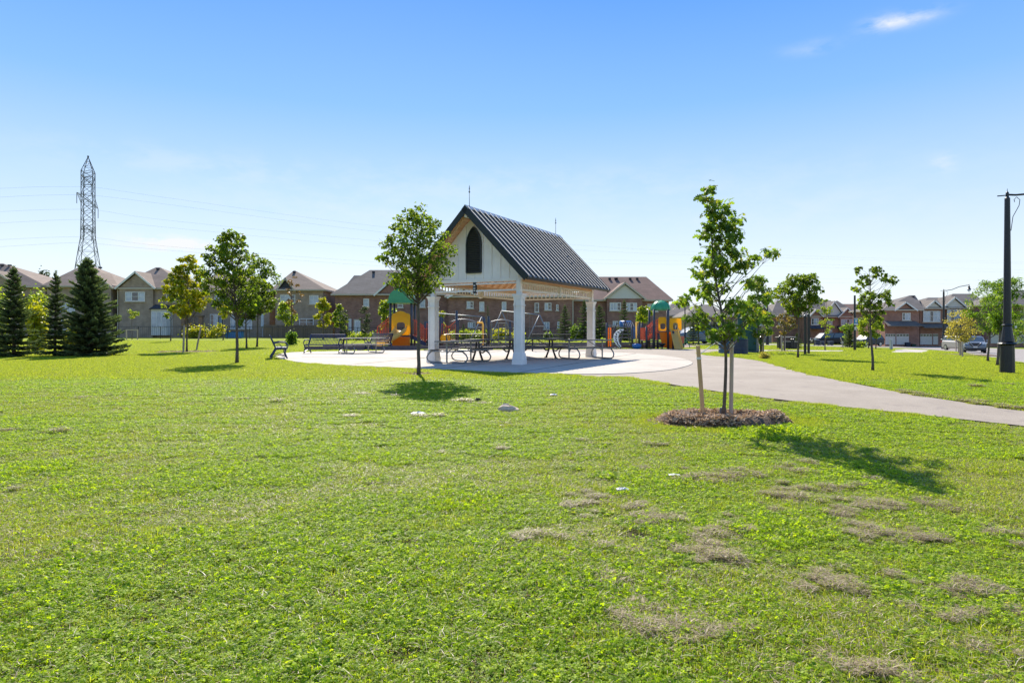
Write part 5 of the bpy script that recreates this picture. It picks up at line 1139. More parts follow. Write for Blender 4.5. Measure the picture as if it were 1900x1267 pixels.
# ------------------------------------------------------------------ houses
def house(label, px0, px1, pe, pr, rx0, rx1, y, z0, wallm, roofm, D=9.0, wins=(), gables=(), doors=(), garages=(), bays=(), skirts=(), vents=(), pipes=(), name='house', ov=.45, cat='house', trim=None, stone=False):
    s = y / F; x0, x1 = (px0 - CX) * s, (px1 - CX) * s; xc = (x0 + x1) / 2; w = (x1 - x0) / 2; trim = trim or TRIM
    R = thing(name, label, cat, (xc, y, z0), 0, 'houses round the park')
    X = lambda px: (px - CX) * s - xc
    Z = lambda py, dy=0.0: CZ + (HY - py) * (y + dy) / F - z0
    ze = Z(pe); MB().b2(-w, w, 0, D, -.5, ze).build('wall', wallm, R)
    # hip roof with real eave thickness
    zr = CZ + (HY - pr) * (y + D / 2) / F - z0; a0, a1 = ((rx0 - CX) * (y + D / 2) / F - xc, (rx1 - CX) * (y + D / 2) / F - xc); e = ov
    v = [(-w - e, -e, ze + .06), (w + e, -e, ze + .06), (w + e, D + e, ze + .06), (-w - e, D + e, ze + .06), (a0, D / 2, zr), (a1, D / 2, zr)]
    rf = MB().add(v, [(0, 1, 5, 4), (1, 2, 5), (2, 3, 4, 5), (3, 0, 4), (3, 2, 1, 0)]).build('roof', roofm, R)
    q = MB(); q.b2(-w - e, w + e, -e, D + e, ze - .12, ze + .056); q.build('eave_fascia', trim, R)
    for (pxv, pyv) in vents:
        c = ((pxv - CX) * (y + D * .43) / F - xc, D * .43, ze + .12 + (zr - ze) * (.43 * D + e) / (D / 2 + e)); MB().box(c, (.32, .32, .2)).build('roof_vent', SHK, rf)
    for (pxv, pa, pb, m) in pipes: MB().b2(X(pxv) - .055, X(pxv) + .055, -.12, -.02, Z(pb), Z(pa)).build('downpipe', m, R)
    for (g0, g1, gp, gb, face, proud, gm, gr) in gables:     # px0, px1, peak py, base py, wall material, proud, trim, roof
        X0, X1, Zp, Zb = X(g0), X(g1), Z(gp, -proud), Z(gb, -proud); xm = (X0 + X1) / 2; yf = -proud
        W_ = MB().extrude([(X0 + .25, yf, Zb - .02), (X1 - .25, yf, Zb - .02), (xm, yf, Zp - .28)], (0, .2, 0)).build('gable_wall', face, R)
        if proud > .3: MB().b2(X0 + .3, X1 - .3, yf + .02, .01, -.5, Zb - .03).build('wall_bay', wallm, R)
        slope = (Zp - Zb) / max(.1, (X1 - X0) / 2); back = min(D / 2, (Zp - ze) / max(.1, (zr - ze)) * (D / 2 + e))
        g = MB()
        for sg in (-1, 1):
            xe = X0 - .12 if sg < 0 else X1 + .12; ze_ = Zb - .12 * slope
            g.extrude([(xm, yf - .25, Zp), (xe, yf - .25, ze_), (xe, .6, ze_), (xm, back, Zp)], Vector((0, 0, .07)))
        g.build('gable_roof', gr or roofm, R)
        t = MB()
        for sg in (-1, 1):
            xe = X0 - .12 if sg < 0 else X1 + .12; t.beam((xm, yf - .27, Zp - .07), (xe, yf - .27, Zb - .12 * slope - .07), .05, .2, up=(0, 0, 1))
        t.build('rake_board', gm, R)
    def window(a, b, c, d, kind=2, m=PANE, yf=0.0, fm=None):
        X0, X1, Z1, Z0_ = X(a), X(b), Z(c), Z(d); f = MB(); t = .07
        f.b2(X0, X1, yf - .07, yf + .03, Z1 - t, Z1); f.b2(X0, X1, yf - .07, yf + .03, Z0_, Z0_ + t); f.b2(X0, X0 + t, yf - .07, yf + .03, Z0_ + t, Z1 - t); f.b2(X1 - t, X1, yf - .07, yf + .03, Z0_ + t, Z1 - t)
        for k in range(1, kind): xm = X0 + (X1 - X0) * k / kind; f.b2(xm - .035, xm + .035, yf - .06, yf + .02, Z0_ + t, Z1 - t)
        o = f.build('window', fm or TRIMW, R)
        for k in range(kind):
            xa = X0 + (X1 - X0) * k / kind + .036; xb = X0 + (X1 - X0) * (k + 1) / kind - .036; pn = MB().b2(max(xa, X0 + t + .001), min(xb, X1 - t - .001), yf - .03, yf - .015, Z0_ + t, Z1 - t).build('pane', m if (k + int(a)) % 3 else (PANED if m is PANE else m), o)
        mt_ = MB(); zm = (Z0_ + Z1) / 2; mt_.b2(X0 + t, X1 - t, yf - .045, yf - .032, zm - .02, zm + .02); mt_.build('muntin', fm or TRIMW, o)
        MB().b2(X0 - .1, X1 + .1, yf - .13, yf - .002, Z0_ - .13, Z0_ - .004).build('sill', trim, o)
        return o
    for wdw in wins: window(*wdw)
    for (a, b, c, d, m) in doors:
        X0, X1, Z1, Z0_ = X(a), X(b), Z(c), Z(d); o = MB().b2(X0, X1, -.05, .02, Z0_, Z1).build('door', m, R); MB().b2(X0 + .12, X1 - .12, -.065, -.052, Z0_ + .3, Z1 - .12).build('glass', PANE, o)
        f = MB(); f.b2(X0 - .1, X0 - .002, -.08, .02, Z0_, Z1); f.b2(X1 + .002, X1 + .1, -.08, .02, Z0_, Z1); f.b2(X0 - .1, X1 + .1, -.08, .02, Z1 + .002, Z1 + .1); f.build('door_frame', trim, o)
    for (a, b, c, d) in garages:
        X0, X1, Z1 = X(a), X(b), Z(c); Z0_ = Z(d); o = MB().b2(X0, X1, -.06, .02, Z0_, Z1).build('garage_door', GARAGE, R); n = 4; hh = (Z1 - Z0_) / n
        for k in range(4):
            xa = X0 + (X1 - X0) * (k + .12) / 4; xb = X0 + (X1 - X0) * (k + .88) / 4; MB().b2(xa, xb, -.075, -.062, Z1 - hh * .85, Z1 - hh * .2).build('pane', PANED, o)
        for k in range(1, 4): MB().b2(X0, X1, -.066, -.061, Z0_ + hh * k - .012, Z0_ + hh * k + .012).build('panel_joint', TRIM, o)
    for (a, b, c, d, m) in skirts:     # lean-to roof over the garages: px0, px1, top py, bottom py
        X0, X1, Z1, Z0_ = X(a), X(b), Z(c), Z(d, -1.4); MB().add([(X0, -.01, Z1), (X1, -.01, Z1), (X1 + .2, -1.5, Z0_), (X0 - .2, -1.5, Z0_), (X0, -.01, Z1 - .1), (X1, -.01, Z1 - .1), (X1 + .2, -1.5, Z0_ - .14), (X0 - .2, -1.5, Z0_ - .14)], [(0, 1, 2, 3), (7, 6, 5, 4), (3, 2, 6, 7), (0, 3, 7, 4), (1, 5, 6, 2), (0, 4, 5, 1)]).build('skirt_roof', m, R)
    for (a, b, c, d, e_) in bays:      # bay window: px0, px1, roof top, head, foot
        X0, X1 = X(a), X(b); Zr, Zh, Zf = Z(c), Z(d), Z(e_); o = MB().add([(X0, 0, Zf - 1), (X0 + .35, -.7, Zf - 1), (X1 - .35, -.7, Zf - 1), (X1, 0, Zf - 1), (X0, 0, Zh), (X0 + .35, -.7, Zh), (X1 - .35, -.7, Zh), (X1, 0, Zh)], [(0, 1, 5, 4), (1, 2, 6, 5), (2, 3, 7, 6), (4, 5, 6, 7), (3, 2, 1, 0), (0, 4, 7, 3)]).build('bay', SIDING, R)
        MB().add([(X0 - .25, 0, Zh + .02), (X0 + .2, -.95, Zh + .02), (X1 - .2, -.95, Zh + .02), (X1 + .25, 0, Zh + .02), (X0 + .5, 0, Zr), (X1 - .5, 0, Zr)], [(0, 1, 4), (1, 2, 5, 4), (2, 3, 5), (3, 2, 1, 0), (0, 4, 5, 3)]).build('bay_roof', SHK, R)
        n = 3
        for k in range(n):
            xa = X0 + .4 + (X1 - X0 - .8) * k / n + .05; xb = X0 + .4 + (X1 - X0 - .8) * (k + 1) / n - .05; f = MB().b2(xa - .05, xb + .05, -.74, -.705, Zf - .05, Zh - .35).build('window', TRIMW, R); MB().b2(xa, xb, -.755, -.742, Zf, Zh - .4).build('pane', PANE, f)
    return R
zb = H(0, 75)
house('buff house behind the left edge spruce with small front gable', -75, 84, 532, 489, -30, 6, 80, zb, BRB, SHB, gables=((-45, 44, 503, 531, BRB, .5, TRIM, None),), vents=((4, 494), (18, 496)), wins=((10, 40, 562, 580),))
house('buff house below the transmission tower behind the widest spruce', 87, 207, 531, 494, 150, 172, 80, zb, BRB, SHB, gables=((148, 214, 506, 533, BRB, .4, TRIM, None),), vents=((186, 508),), pipes=((206, 536, 628, TRIMW),), wins=((112, 140, 562, 580, 2), (114, 136, 594, 612, 2)))
house('buff house with steep front gable and grey bay window', 220, 345, 535, 496, 289, 297, 80, zb, BRB, SHB, gables=((220, 291, 504, 533.5, BRB, .35, TRIMW, None),), vents=((293, 503),), bays=((281, 320, 565, 574, 607),), wins=((236, 272, 542, 559, 3, PANE, -.35, None), (309, 324, 543, 560, 1)), doors=((233, 246, 585, 622, PANED), (247.5, 260, 588, 625, TRIM)), pipes=((219.5, 538, 628, TRIM),), D=9)
house('buff house hidden behind the dense dark green tree', 350, 500, 540, 508, 405, 440, 82, zb, BRB, SHB, wins=((390, 404, 583, 606, 2), (428, 468, 584, 610, 4), (398, 416, 546, 560, 2), (440, 462, 546, 560, 2)), doors=((405.5, 414, 588, 624, PANED),), vents=((420, 520),))
house('buff house with pyramid roof and dark little dormer gable', 511, 599, 538, 502, 545, 547.5, 80, zb, BRB, SHB, gables=((515, 547, 515.5, 536.5, SHK, .1, TRIM, None),), vents=((546, 508),), wins=((520, 548, 547, 562, 3), (574.5, 591, 548, 564, 2), (555.5, 582, 591, 604, 2, PANED)), D=9)
house('distant pale roofed house between the buff and the red brick houses', 600, 650, 571, 545, 632, 634, 110, zb, BRB, SHG)
house('red brick house with long brown roof behind the green play tower', 622, 832, 546.5, 501, 686, 742, 80, zb, BRR, SHG, gables=((697, 806, 498, 546, BRR, .3, TRIMW, None),), vents=((693, 507),), wins=((674.5, 685, 554, 568, 1), (738, 748, 560, 570.5, 1), (779, 789, 556, 570, 1), (647, 652, 592, 612, 1), (795, 803, 592, 608, 1)), doors=((658, 668, 594, 628, TRIMW),), D=10)
house('dark charcoal roofed house peeking over the red brick house', 640, 700, 541, 511, 657, 690, 96, zb, BRR, SHK, D=8)
house('wide red brick house seen under the pavilion', 832, 1064, 550.5, 517, 868, 1030, 78, zb, BRR, SHG, gables=((832, 890, 534, 551, BRR, .3, TRIMW, None),), wins=((866, 878.5, 559, 572, 2), (889.5, 898.6, 560, 577, 1), (931, 939.5, 560, 577, 1), (992, 1000, 562, 579, 1, PANED), (1010.5, 1023, 562, 575, 2), (1032, 1036, 565, 576, 1), (1009, 1019.5, 597.5, 610.5, 2), (1034, 1038, 597, 610, 1), (868, 882, 598, 608, 3)), pipes=((1071 - 8, 552, 630, TRIM),), D=10)
house('gabled red brick house with pale gable siding and roof vents', 1064.5, 1241, 557, 513.5, 1112, 1199, 80, zb - .2, BRR, SHR, gables=((1120, 1194, 524, 553.5, SIDING, .8, TRIM, None),), vents=((1131, 516), (1144, 516.5), (1169, 517.5), (1182, 518), (1142, 526)), wins=((1087, 1098, 562, 577, 2), (1129.5, 1150, 562, 576.5, 3, PANE, -.8), (1160, 1179.5, 562.5, 577, 3, PANE, -.8), (1201, 1220.5, 564, 578, 3), (1135, 1145, 596, 605, 2, PANE, -.8), (1088, 1096, 596, 606, 1)), D=11)
house('distant grey roofed house behind the dome tower', 1236, 1300, 585, 562, 1248, 1268, 105, H(30, 105), BRB, SHG, wins=((1250, 1262, 592, 602, 2),), vents=((1255, 570), (1270, 571)))
house('buff townhouse with pale garage behind the oak left side', 1272, 1345, 587, 565, 1300, 1320, 98, H(30, 98), BRB, SHG, garages=((1305, 1326, 612.5, 636),), wins=((1310, 1318, 590, 601, 2), (1330, 1338, 590, 601, 2)), skirts=((1300, 1332, 603, 609, SHK),))
house('grey roofed townhouse behind the teal cabin', 1346, 1432, 586, 563, 1370, 1420, 100, H(36, 100), BRB, SHG, wins=((1380, 1390, 592, 604, 2), (1404, 1414, 592, 604, 2)), gables=((1400, 1430, 566, 586, BRB, .3, TRIMW, None),))
Zr_ = -1.25
house('brown townhouse with grey roof behind the rusty sapling', 1433, 1489, 586, 557, 1442, 1484, 112, Zr_, BRR, SHG, wins=((1444, 1454, 592, 602, 2), (1464, 1474, 592, 602, 2)), gables=((1452, 1484, 566, 586, BRR, .3, TRIMW, None),), pipes=((1486, 588, 634, TRIMW),))
house('twin gabled brick townhouse with black porch roof', 1490, 1528, 587, 557.5, 1508, 1542, 110, Zr_, BRR2, SHG, wins=((1503.5, 1516.5, 590.5, 602.5, 3, PANE, -.4),), gables=((1499, 1524, 573.5, 586, BRR2, .4, TRIMW, None),), skirts=((1500, 1520, 602.5, 609, SHK),), doors=((1506, 1512, 612, 634, TRIMW),))
house('brick townhouse with pale side gable left of the sign pole', 1529, 1592, 587.5, 558, 1552, 1554, 111, Zr_, BRR2, SHG, wins=((1558.5, 1579, 592.5, 603.5, 4, PANE, -.4), (1534, 1544, 592, 602, 2)), gables=((1553, 1586, 571, 587, BRR2, .4, TRIMW, None), (1528, 1566, 559, 585, SIDING, .1, TRIMW, None)), skirts=((1552, 1584, 605, 610, SHK),), doors=((1537, 1543, 612, 635, TRIMW),))
house('long low roofed brick townhouse right of the sign pole', 1593, 1654, 587, 564, 1545, 1652, 112, Zr_, BRR2, SHR, wins=((1600, 1610, 592, 604, 2), (1622, 1632, 592, 604, 2)), gables=((1600, 1620, 578, 588, SIDING, .3, TRIMW, None),), garages=((1604, 1620, 617, 634),))
house('brick townhouse with two pale garage doors and broad skirt roof', 1642, 1706, 575, 548, 1688, 1698, 95, Zr_, BRR2, SHG, wins=((1674, 1689, 580.5, 594, 3),), gables=((1658, 1698, 560, 574.5, BRR2, .2, TRIMW, None),), skirts=((1640, 1698, 595.5, 604, SHG),), garages=((1642.5, 1661, 619.5, 639), (1663, 1686, 619.5, 639)), vents=((1694, 553),))
house('brick townhouse with white bay behind the feathery locust', 1707, 1752, 572, 552, 1722, 1745, 95.5, Zr_, BRR2, SHG, wins=((1711.5, 1743, 577, 597, 5, PANE, -.15, TRIMW),), gables=((1715, 1748, 557, 571, SIDING, .15, TRIMW, None),), skirts=((1706, 1750, 600, 607, SHG),), garages=((1707, 1729, 619.5, 639), (1731, 1740, 619.5, 639)))
house('brick townhouse with broad grey hip roof right of the second lamp post', 1753, 1835, 571.5, 545, 1768, 1806, 96, Zr_, BRR2, SHG, wins=((1754.5, 1781, 574.5, 597, 4, PANE, -.3, TRIMW), (1800, 1812, 580, 594, 2)), gables=((1745, 1791, 551, 570.5, SIDING, .3, TRIMW, None),), skirts=((1752, 1792, 601, 608, SHG),), garages=((1800, 1822, 618, 638),))
house('brick house at the right photo edge behind the locusts', 1836, 1990, 566, 538, 1880, 1960, 92, Zr_, BRR2, SHG, wins=((1893, 1912, 576, 593, 2), (1862, 1876, 578, 592, 2)), garages=((1838, 1856, 617, 637), (1886, 1908, 616, 637)), skirts=((1836, 1920, 600, 608, SHR),))

# ------------------------------------------------------------------ fences
def metal_fence(label, a, b, hgt, gap=2.4, mesh_=True, m=BLACKM):
    A, B = P(*a), P(*b); R = thing('metal_fence', label, 'fence', A, 0, 'back garden fences'); L_ = (B - A).length; n = max(1, int(L_ / gap)); d = (B - A)
    for k in range(n + 1): p_ = d * (k / n); MB().tube([p_, p_ + Vector((0, 0, hgt))], .04, 6).build('fence_post', m, R)
    MB().tube([Vector((0, 0, hgt - .03)), d + Vector((0, 0, hgt - .03))], .025, 5).build('top_rail', m, R)
    MB().tube([Vector((0, 0, .08)), d + Vector((0, 0, .08))], .018, 5).build('bottom_rail', m, R)
    if mesh_:
        g = MB(); k = int(L_ / .22)
        for i in range(k): p_ = d * (i / k); g.beam(p_ + Vector((0, 0, .08)), p_ + Vector((0, 0, hgt - .04)), .012, .012)
        tag(g.build('wire_mesh', m, R), kind='stuff')
metal_fence('black wire fence behind the lawn below the buff houses', (215, 628.5), (505, 628.5), 1.35)
metal_fence('black wire fence in front of the brown board fence', (505, 628.4), (620, 628.4), 1.35)
metal_fence('thin rail fence in front of the red brick house', (622, 628.6), (835, 630), 1.25, 2.4)
metal_fence('thin rail fence behind the swings under the pavilion', (836, 630.2), (1262, 634), 1.25, 2.4)
def board_fence(label, px0, px1, y, z0, ptop, group='board fences'):
    s = y / F; xa, xb = (px0 - CX) * s, (px1 - CX) * s; R = thing('wooden_fence', label, 'fence', (xa, y, z0), 0, group); h = CZ + (HY - ptop) * s - z0; n = int((xb - xa) / .30); bm_ = MB().b2(.006, .29, 0, .03, 0, h).mesh('board'); bm_.materials.append(FENCEW)
    for k in range(n): o = link('board', bm_, None, R); o.location = (k * .30, 0, 0)
    for k in range(int((xb - xa) / 2.4) + 1): MB().b2(k * 2.4 - .06, k * 2.4 + .06, .032, .14, 0, h + .08).build('fence_post', FENCEW, R)
    MB().b2(0, xb - xa, -.05, -.004, h * .72, h * .72 + .1).build('fence_rail', FENCEW, R)
board_fence('brown board fence below the pyramid roofed house', 490, 620, 76, zb - .02, 603)
board_fence('dark board fence right of the dome tower', 1266, 1300, 84, H(30, 84), 612)
board_fence('low board fence behind the spruces under the pavilion', 985, 1070, 75.5, H(5, 75), 618)
# garden clutter by the back fence
p = P(427, 628); R = thing('garden_storage', 'blue garden boxes behind the wire fence by the patio door', 'storage box', (p.x, p.y + .8, p.z)); MB().b2(-.9, .9, 0, .7, 0, .75).build('box', BLUEP, R, bevel=.04); MB().b2(-.95, .95, -.05, .75, .76, .84).build('lid', NAVY, R)
p = P(577, 627); R = thing('patio_parasol', 'folded pale patio parasol behind the fence by the dense tree', 'parasol', (S(487, 628, 78).x, 78, p.z)); MB().lathe((0, 0, 0), [(.03, 0), (.03, 1.2), (.2, 1.3), (.16, 2.6), (.03, 3.3)], 8).build('folded_cover', mat('parasol_cloth', (.45, .47, .5), .8), R)
MB().lathe((0, 0, 0), [(.25, .0), (.25, .08), (.05, .1)], 10).build('base', BLACKM, R)
p = P(490, 628); R = thing('patio_heater', 'dark wooden pergola post group behind the fence between two buff houses', 'pergola', (S(356, 628, 77).x, 77, p.z))
for x in (-1, 1.1): MB().b2(x - .22, x + .22, -.2, .2, 0, 2.5).build('post', mat('tan_post', (.22, .13, .08), .7), R)
MB().b2(-1.3, 1.4, -.3, .3, 2.51, 2.7).build('beam', FENCEW, R)

# ------------------------------------------------------------------ transmission tower and lines
STEEL = mat('dark_lattice_steel', (0.045, 0.05, 0.055), .55, .3, var=.1)
def pylon():
    y = 190; s = y / F; xc = (163.5 - CX) * s; z0 = .25; R = thing('transmission_tower', 'tall steel lattice transmission tower above the buff houses', 'pylon', (xc, y, z0), math.radians(20))
    Z = lambda py: CZ + (HY - py) * s - z0
    prof = [(Z(620), 4.6), (Z(560), 3.55), (Z(497), 2.6), (Z(470), 2.1), (Z(442), 1.55), (Z(400), 1.45), (Z(360), 1.45), (Z(319), 1.45)]
    zs = [p_[0] for p_ in prof]
    def w(z):
        for (a, wa), (b, wb) in zip(prof[:-1], prof[1:]):
            if a <= z <= b: return wa + (wb - wa) * (z - a) / (b - a)
        return prof[-1][1]
    cn = lambda z, k, ww=None: Vector(((ww or w(z)) * (1, 1, -1, -1)[k], (ww or w(z)) * (1, -1, -1, 1)[k], z))
    for k in range(4):
        leg = MB(); 
        for a, b in zip(zs[:-1], zs[1:]): leg.beam(cn(a, k), cn(b, k), .16, .16)
        leg.beam(cn(zs[-1], k), Vector((0, 0, Z(291))), .12, .12); leg.build('leg', STEEL, R)
    lv = [0]; z = zs[0]; levels = [z]
    while z < zs[-1] - 1: z = min(zs[-1], z + max(2.1, w(z) * 1.75)); levels.append(z)
    for a, b in zip(levels[:-1], levels[1:]):
        t = MB()
        for k in range(4):
            k2 = (k + 1) % 4; t.beam(cn(a, k), cn(b, k2), .085, .085); t.beam(cn(a, k2), cn(b, k), .085, .085); t.beam(cn(b, k), cn(b, k2), .085, .085)
        t.build('lattice_bracing', STEEL, R)
    t = MB(); zt = zs[-1]; zp = Z(291)
    for u in (.33, .66):
        for k in range(4): a = cn(zt, k).lerp(Vector((0, 0, zp)), u); b = cn(zt, (k + 1) % 4).lerp(Vector((0, 0, zp)), u); t.beam(a, b, .07, .07); a0 = cn(zt, k).lerp(Vector((0, 0, zp)), u - .33); t.beam(a0, b, .06, .06)
    t.lathe((0, 0, zp), [(.25, -.1), (.25, .25), (.05, .3)], 6); t.build('peak_cap', STEEL, R)
    for (py, L_) in ((335, 1.6), (372, 5.2), (424, 1.8)):     # cross arms, seen almost end-on
        z = Z(py)
        for sg in (-1, 1):
            t = MB(); tip = Vector((sg * .35, sg * -(w(z) + L_ * 2.2), z - .2)); 
            a = cn(z + .9, 0 if sg < 0 else 1); b = cn(z + .9, 3 if sg < 0 else 2); c = cn(z - 1.1, 0 if sg < 0 else 1); d = cn(z - 1.1, 3 if sg < 0 else 2)
            for q in (a, b, c, d): t.beam(q, tip, .09, .09)
            for u in (.3, .6):
                A, B, C_, D_ = (q.lerp(tip, u) for q in (a, b, c, d)); t.beam(A, B, .06, .06); t.beam(C_, D_, .06, .06); t.beam(A, C_, .06, .06); t.beam(B, D_, .06, .06)
            t.build('cross_arm', STEEL, R)
            MB().tube([tip, tip - Vector((0, 0, 3))], .09, 6).build('insulator', STEEL, R)
pylon()
WIRE = mat('power_line_wire', (.34, .37, .42), .6)
def line(label, L, Rr):
    """a conductor through points (photo x, photo y, distance)"""
    pts_ = [S(*q) for q in L + Rr]
    sm = []
    for i in range(len(pts_) - 1):
        p0, p1, p2, p3 = pts_[max(0, i - 1)], pts_[i], pts_[i + 1], pts_[min(len(pts_) - 1, i + 2)]
        for k in range(6):
            t = k / 6; sm.append(.5 * ((2 * p1) + (-p0 + p2) * t + (2 * p0 - 5 * p1 + 4 * p2 - p3) * t * t + (-p0 + 3 * p1 - 3 * p2 + p3) * t ** 3))
    sm.append(pts_[-1]); o = MB().tube(sm, .021, 4).build('power_line', WIRE); tag(o, label, 'power line', 'overhead power lines')
for k, (yl, yt, y3, y7, y11, y14, y19) in enumerate(((350, 346, 370, 421, 454, 472, 486), (366, 361, 382, 431, 463, 477, 489), (393, 388, 411, 448, 480, 487, 501), (414, 407, 424, 460, 487, 493, 506), (445, 439, 459, 487, 508, 516, 522), (458, 450, 466, 494, 513, 523, 529))):
    line(('topmost wire of the upper pair', 'second wire of the upper pair', 'upper wire of the middle pair', 'lower wire of the middle pair', 'upper wire of the lowest pair', 'lowest power line of all')[k] + ' strung from the tower', [(-420, yl + 26, 175), (0, yl, 185), (136, yt + .6, 190)], [(186, yt + 3, 192), (330, y3, 205), (710, y7, 260), (1060, y11, 330), (1400, y14, 400), (1900, y19, 520), (2500, y19 + 12, 700)])

# ------------------------------------------------------------------ lamp posts, posts, signs, boxes
LAMPB = mat('black_lamp_paint', (0.010, 0.012, 0.016), .4, var=.15)
def lamp_post(label, px, py, top, arm=(60, -6), full=True, curl=True):
    p = P(px, py); s = p.y / F; h = (py - top) * s; k = h / 6.6; R = thing('lamp_post', label, 'lamp post', p, 0, 'park lamp posts')
    n = 12; MB().lathe((0, 0, 0), [(.245 * k, 0), (.245 * k, .05 * k), (.23 * k, .055 * k), (.215 * k, 1.02 * k), (.20 * k, 1.05 * k)], n).build('base', LAMPB, R)
    MB().lathe((0, 0, 0), [(.28 * k, 1.045 * k), (.30 * k, 1.08 * k), (.27 * k, 1.12 * k), (.15 * k, 1.16 * k)], 16).build('base_collar', LAMPB, R)
    MB().lathe((0, 0, 0), [(.21 * k, 1.161 * k), (.13 * k, 1.72 * k)], n).build('lower_shaft', LAMPB, R)
    MB().lathe((0, 0, 0), [(.15 * k, 1.71 * k), (.17 * k, 1.74 * k), (.15 * k, 1.78 * k)], 16).build('shaft_collar', LAMPB, R)
    MB().lathe((0, 0, 0), [(.125 * k, 1.775 * k), (.085 * k, 6.2 * k), (.085 * k, 6.25 * k), (.05 * k, 6.3 * k), (.05 * k, 6.45 * k), (.012 * k, 6.5 * k), (.004, 6.6 * k)], n).build('pole', LAMPB, R)
    if arm[0]:
        ax, az = arm; pts_ = [Vector((0, 0, 6.38 * k)), Vector((.3 * k, 0, 6.36 * k)), Vector((.9 * k, 0, 6.46 * k)), Vector((1.7 * k, 0, 6.78 * k)), Vector((2.5 * k, 0, 6.92 * k)), Vector((2.75 * k, 0, 6.93 * k))]
        if az < -5: pts_ = [Vector((a.x, a.y, 6.38 * k + (a.z - 6.38 * k) * .5)) for a in pts_]
        MB().tube(pts_, .035 * k, 8).build('arm', LAMPB, R, smooth=True); e = pts_[-1]
        L_ = MB().lathe(e, [(.03 * k, .12 * k), (.03 * k, -.05 * k), (.10 * k, -.12 * k), (.11 * k, -.3 * k), (.20 * k, -.42 * k), (.20 * k, -.46 * k)], 14).build('lamp_head', LAMPB, R, smooth=False)
        MB().lathe(e, [(.17 * k, -.462 * k), (.14 * k, -.6 * k), (.05 * k, -.7 * k)], 12).build('glass_globe', mat('lamp_glass', (.55, .58, .6), .2), L_, smooth=True)
    if curl:
        MB().tube([(.13 * k, 0, 5.1 * k), (.2 * k, 0, 5.6 * k), (.42 * k, 0, 6.0 * k), (.45 * k, 0, 6.2 * k), (.33 * k, 0, 6.3 * k), (.24 * k, 0, 6.2 * k), (.26 * k, 0, 6.12 * k)], .012 * k, 5).build('scroll', LAMPB, R)
        MB().tube([(-.35 * k, 0, 6.33 * k), (0, 0, 6.36 * k)], .02 * k, 6).build('arm_stub', LAMPB, R)
    return R
R = lamp_post('tall black lamp post with thick fluted base at the right photo edge', 1869, 694, 350, (60, -6))
MB().b2(.06, .10, -.235, -.20, 1.35, 1.42).build('white_tag', TRIMW, R)
R = lamp_post('more distant black lamp post with curved arm and hanging lantern', 1751, 648, 535, (40, 0), curl=True)
for px, py, top, lab in ((1424, 640, 557, 'far lamp post with small black lantern above the cabin'), (1271, 640, 566, 'far lamp post peeking over the grey roof behind the dome')):
    lamp_post(lab, px, py, top, (40, 0), curl=False)
# two black square posts
for px, py, top, lab in ((1493.8, 659, 586, 'left one of the two tall black metal posts by the round crowned tree'), (1500.3, 658, 583, 'right one of the two tall black metal posts, with pale edge')):
    p = P(px, py); s = p.y / F; o = thing('metal_post', lab, 'post', p, 0, 'black posts on the lawn'); h = (py - top) * s; MB().b2(-.055, .055, -.055, .055, 0, h).build('shaft', LAMPB, o, bevel=.008); MB().lathe((0, 0, h), [(.08, 0), (.08, .02), (.01, .06)], 4, math.pi / 4).build('cap', GALV, o)
# bollard style trail posts
for px, py, top, lab in ((1412, 655, 626, 'short black post by the staked sapling'), (1447, 649, 624, 'first short black post left of the bench shelter'), (1450.5, 649, 624, 'second short black post left of the bench shelter'), (1469, 649, 630, 'third short black post under the bench shelter'), (1472.5, 649, 630, 'fourth short black post under the bench shelter')):
    p = P(px, py); s = p.y / F; o = thing('bollard', lab, 'bollard', p, 0, 'short black posts'); h = (py - top) * s; MB().tube([(0, 0, 0), (0, 0, h)], .06, 8).build('shaft', LAMPB, o); MB().lathe((0, 0, h), [(.075, 0), (.075, .03), (.02, .07)], 8).build('cap', LAMPB, o)
# sign pole
p = P(1586, 651); s = p.y / F; R = thing('sign_pole', 'dark pole carrying a blue notice sign and a small white one', 'sign', p)
hp = (651 - 548) * s; MB().lathe((0, 0, 0), [(.10, 0), (.085, hp * .5), (.07, hp)], 10).build('pole', LAMPB, R)
sg = MB().b2(-3.6 * s, 3.0 * s, -.2, -.17, (651 - 603) * s, (651 - 590.5) * s).build('notice_board', mat('blue_sign_face', (.035, .20, .40), .4), R)
MB().b2(-3.6 * s, 3.0 * s, -.206, -.2005, (651 - 603) * s, (651 - 600.3) * s).build('white_strip', TRIMW, sg); MB().b2(-1.4 * s, 1.0 * s, -.206, -.2005, (651 - 598) * s, (651 - 593) * s).build('white_symbol', TRIMW, sg); MB().b2(-3.6 * s, 3.0 * s, -.206, -.2005, (651 - 591.6) * s, (651 - 590.5) * s).build('white_strip', TRIMW, sg)
MB().b2(-2.4 * s, 1.6 * s, -.2, -.17, (651 - 612) * s, (651 - 606) * s).build('small_sign', TRIMW, R)
MB().b2(-.5 * s, .5 * s, -.206, -.2005, (651 - 611) * s, (651 - 608) * s).build('dark_symbol', LAMPB, R)
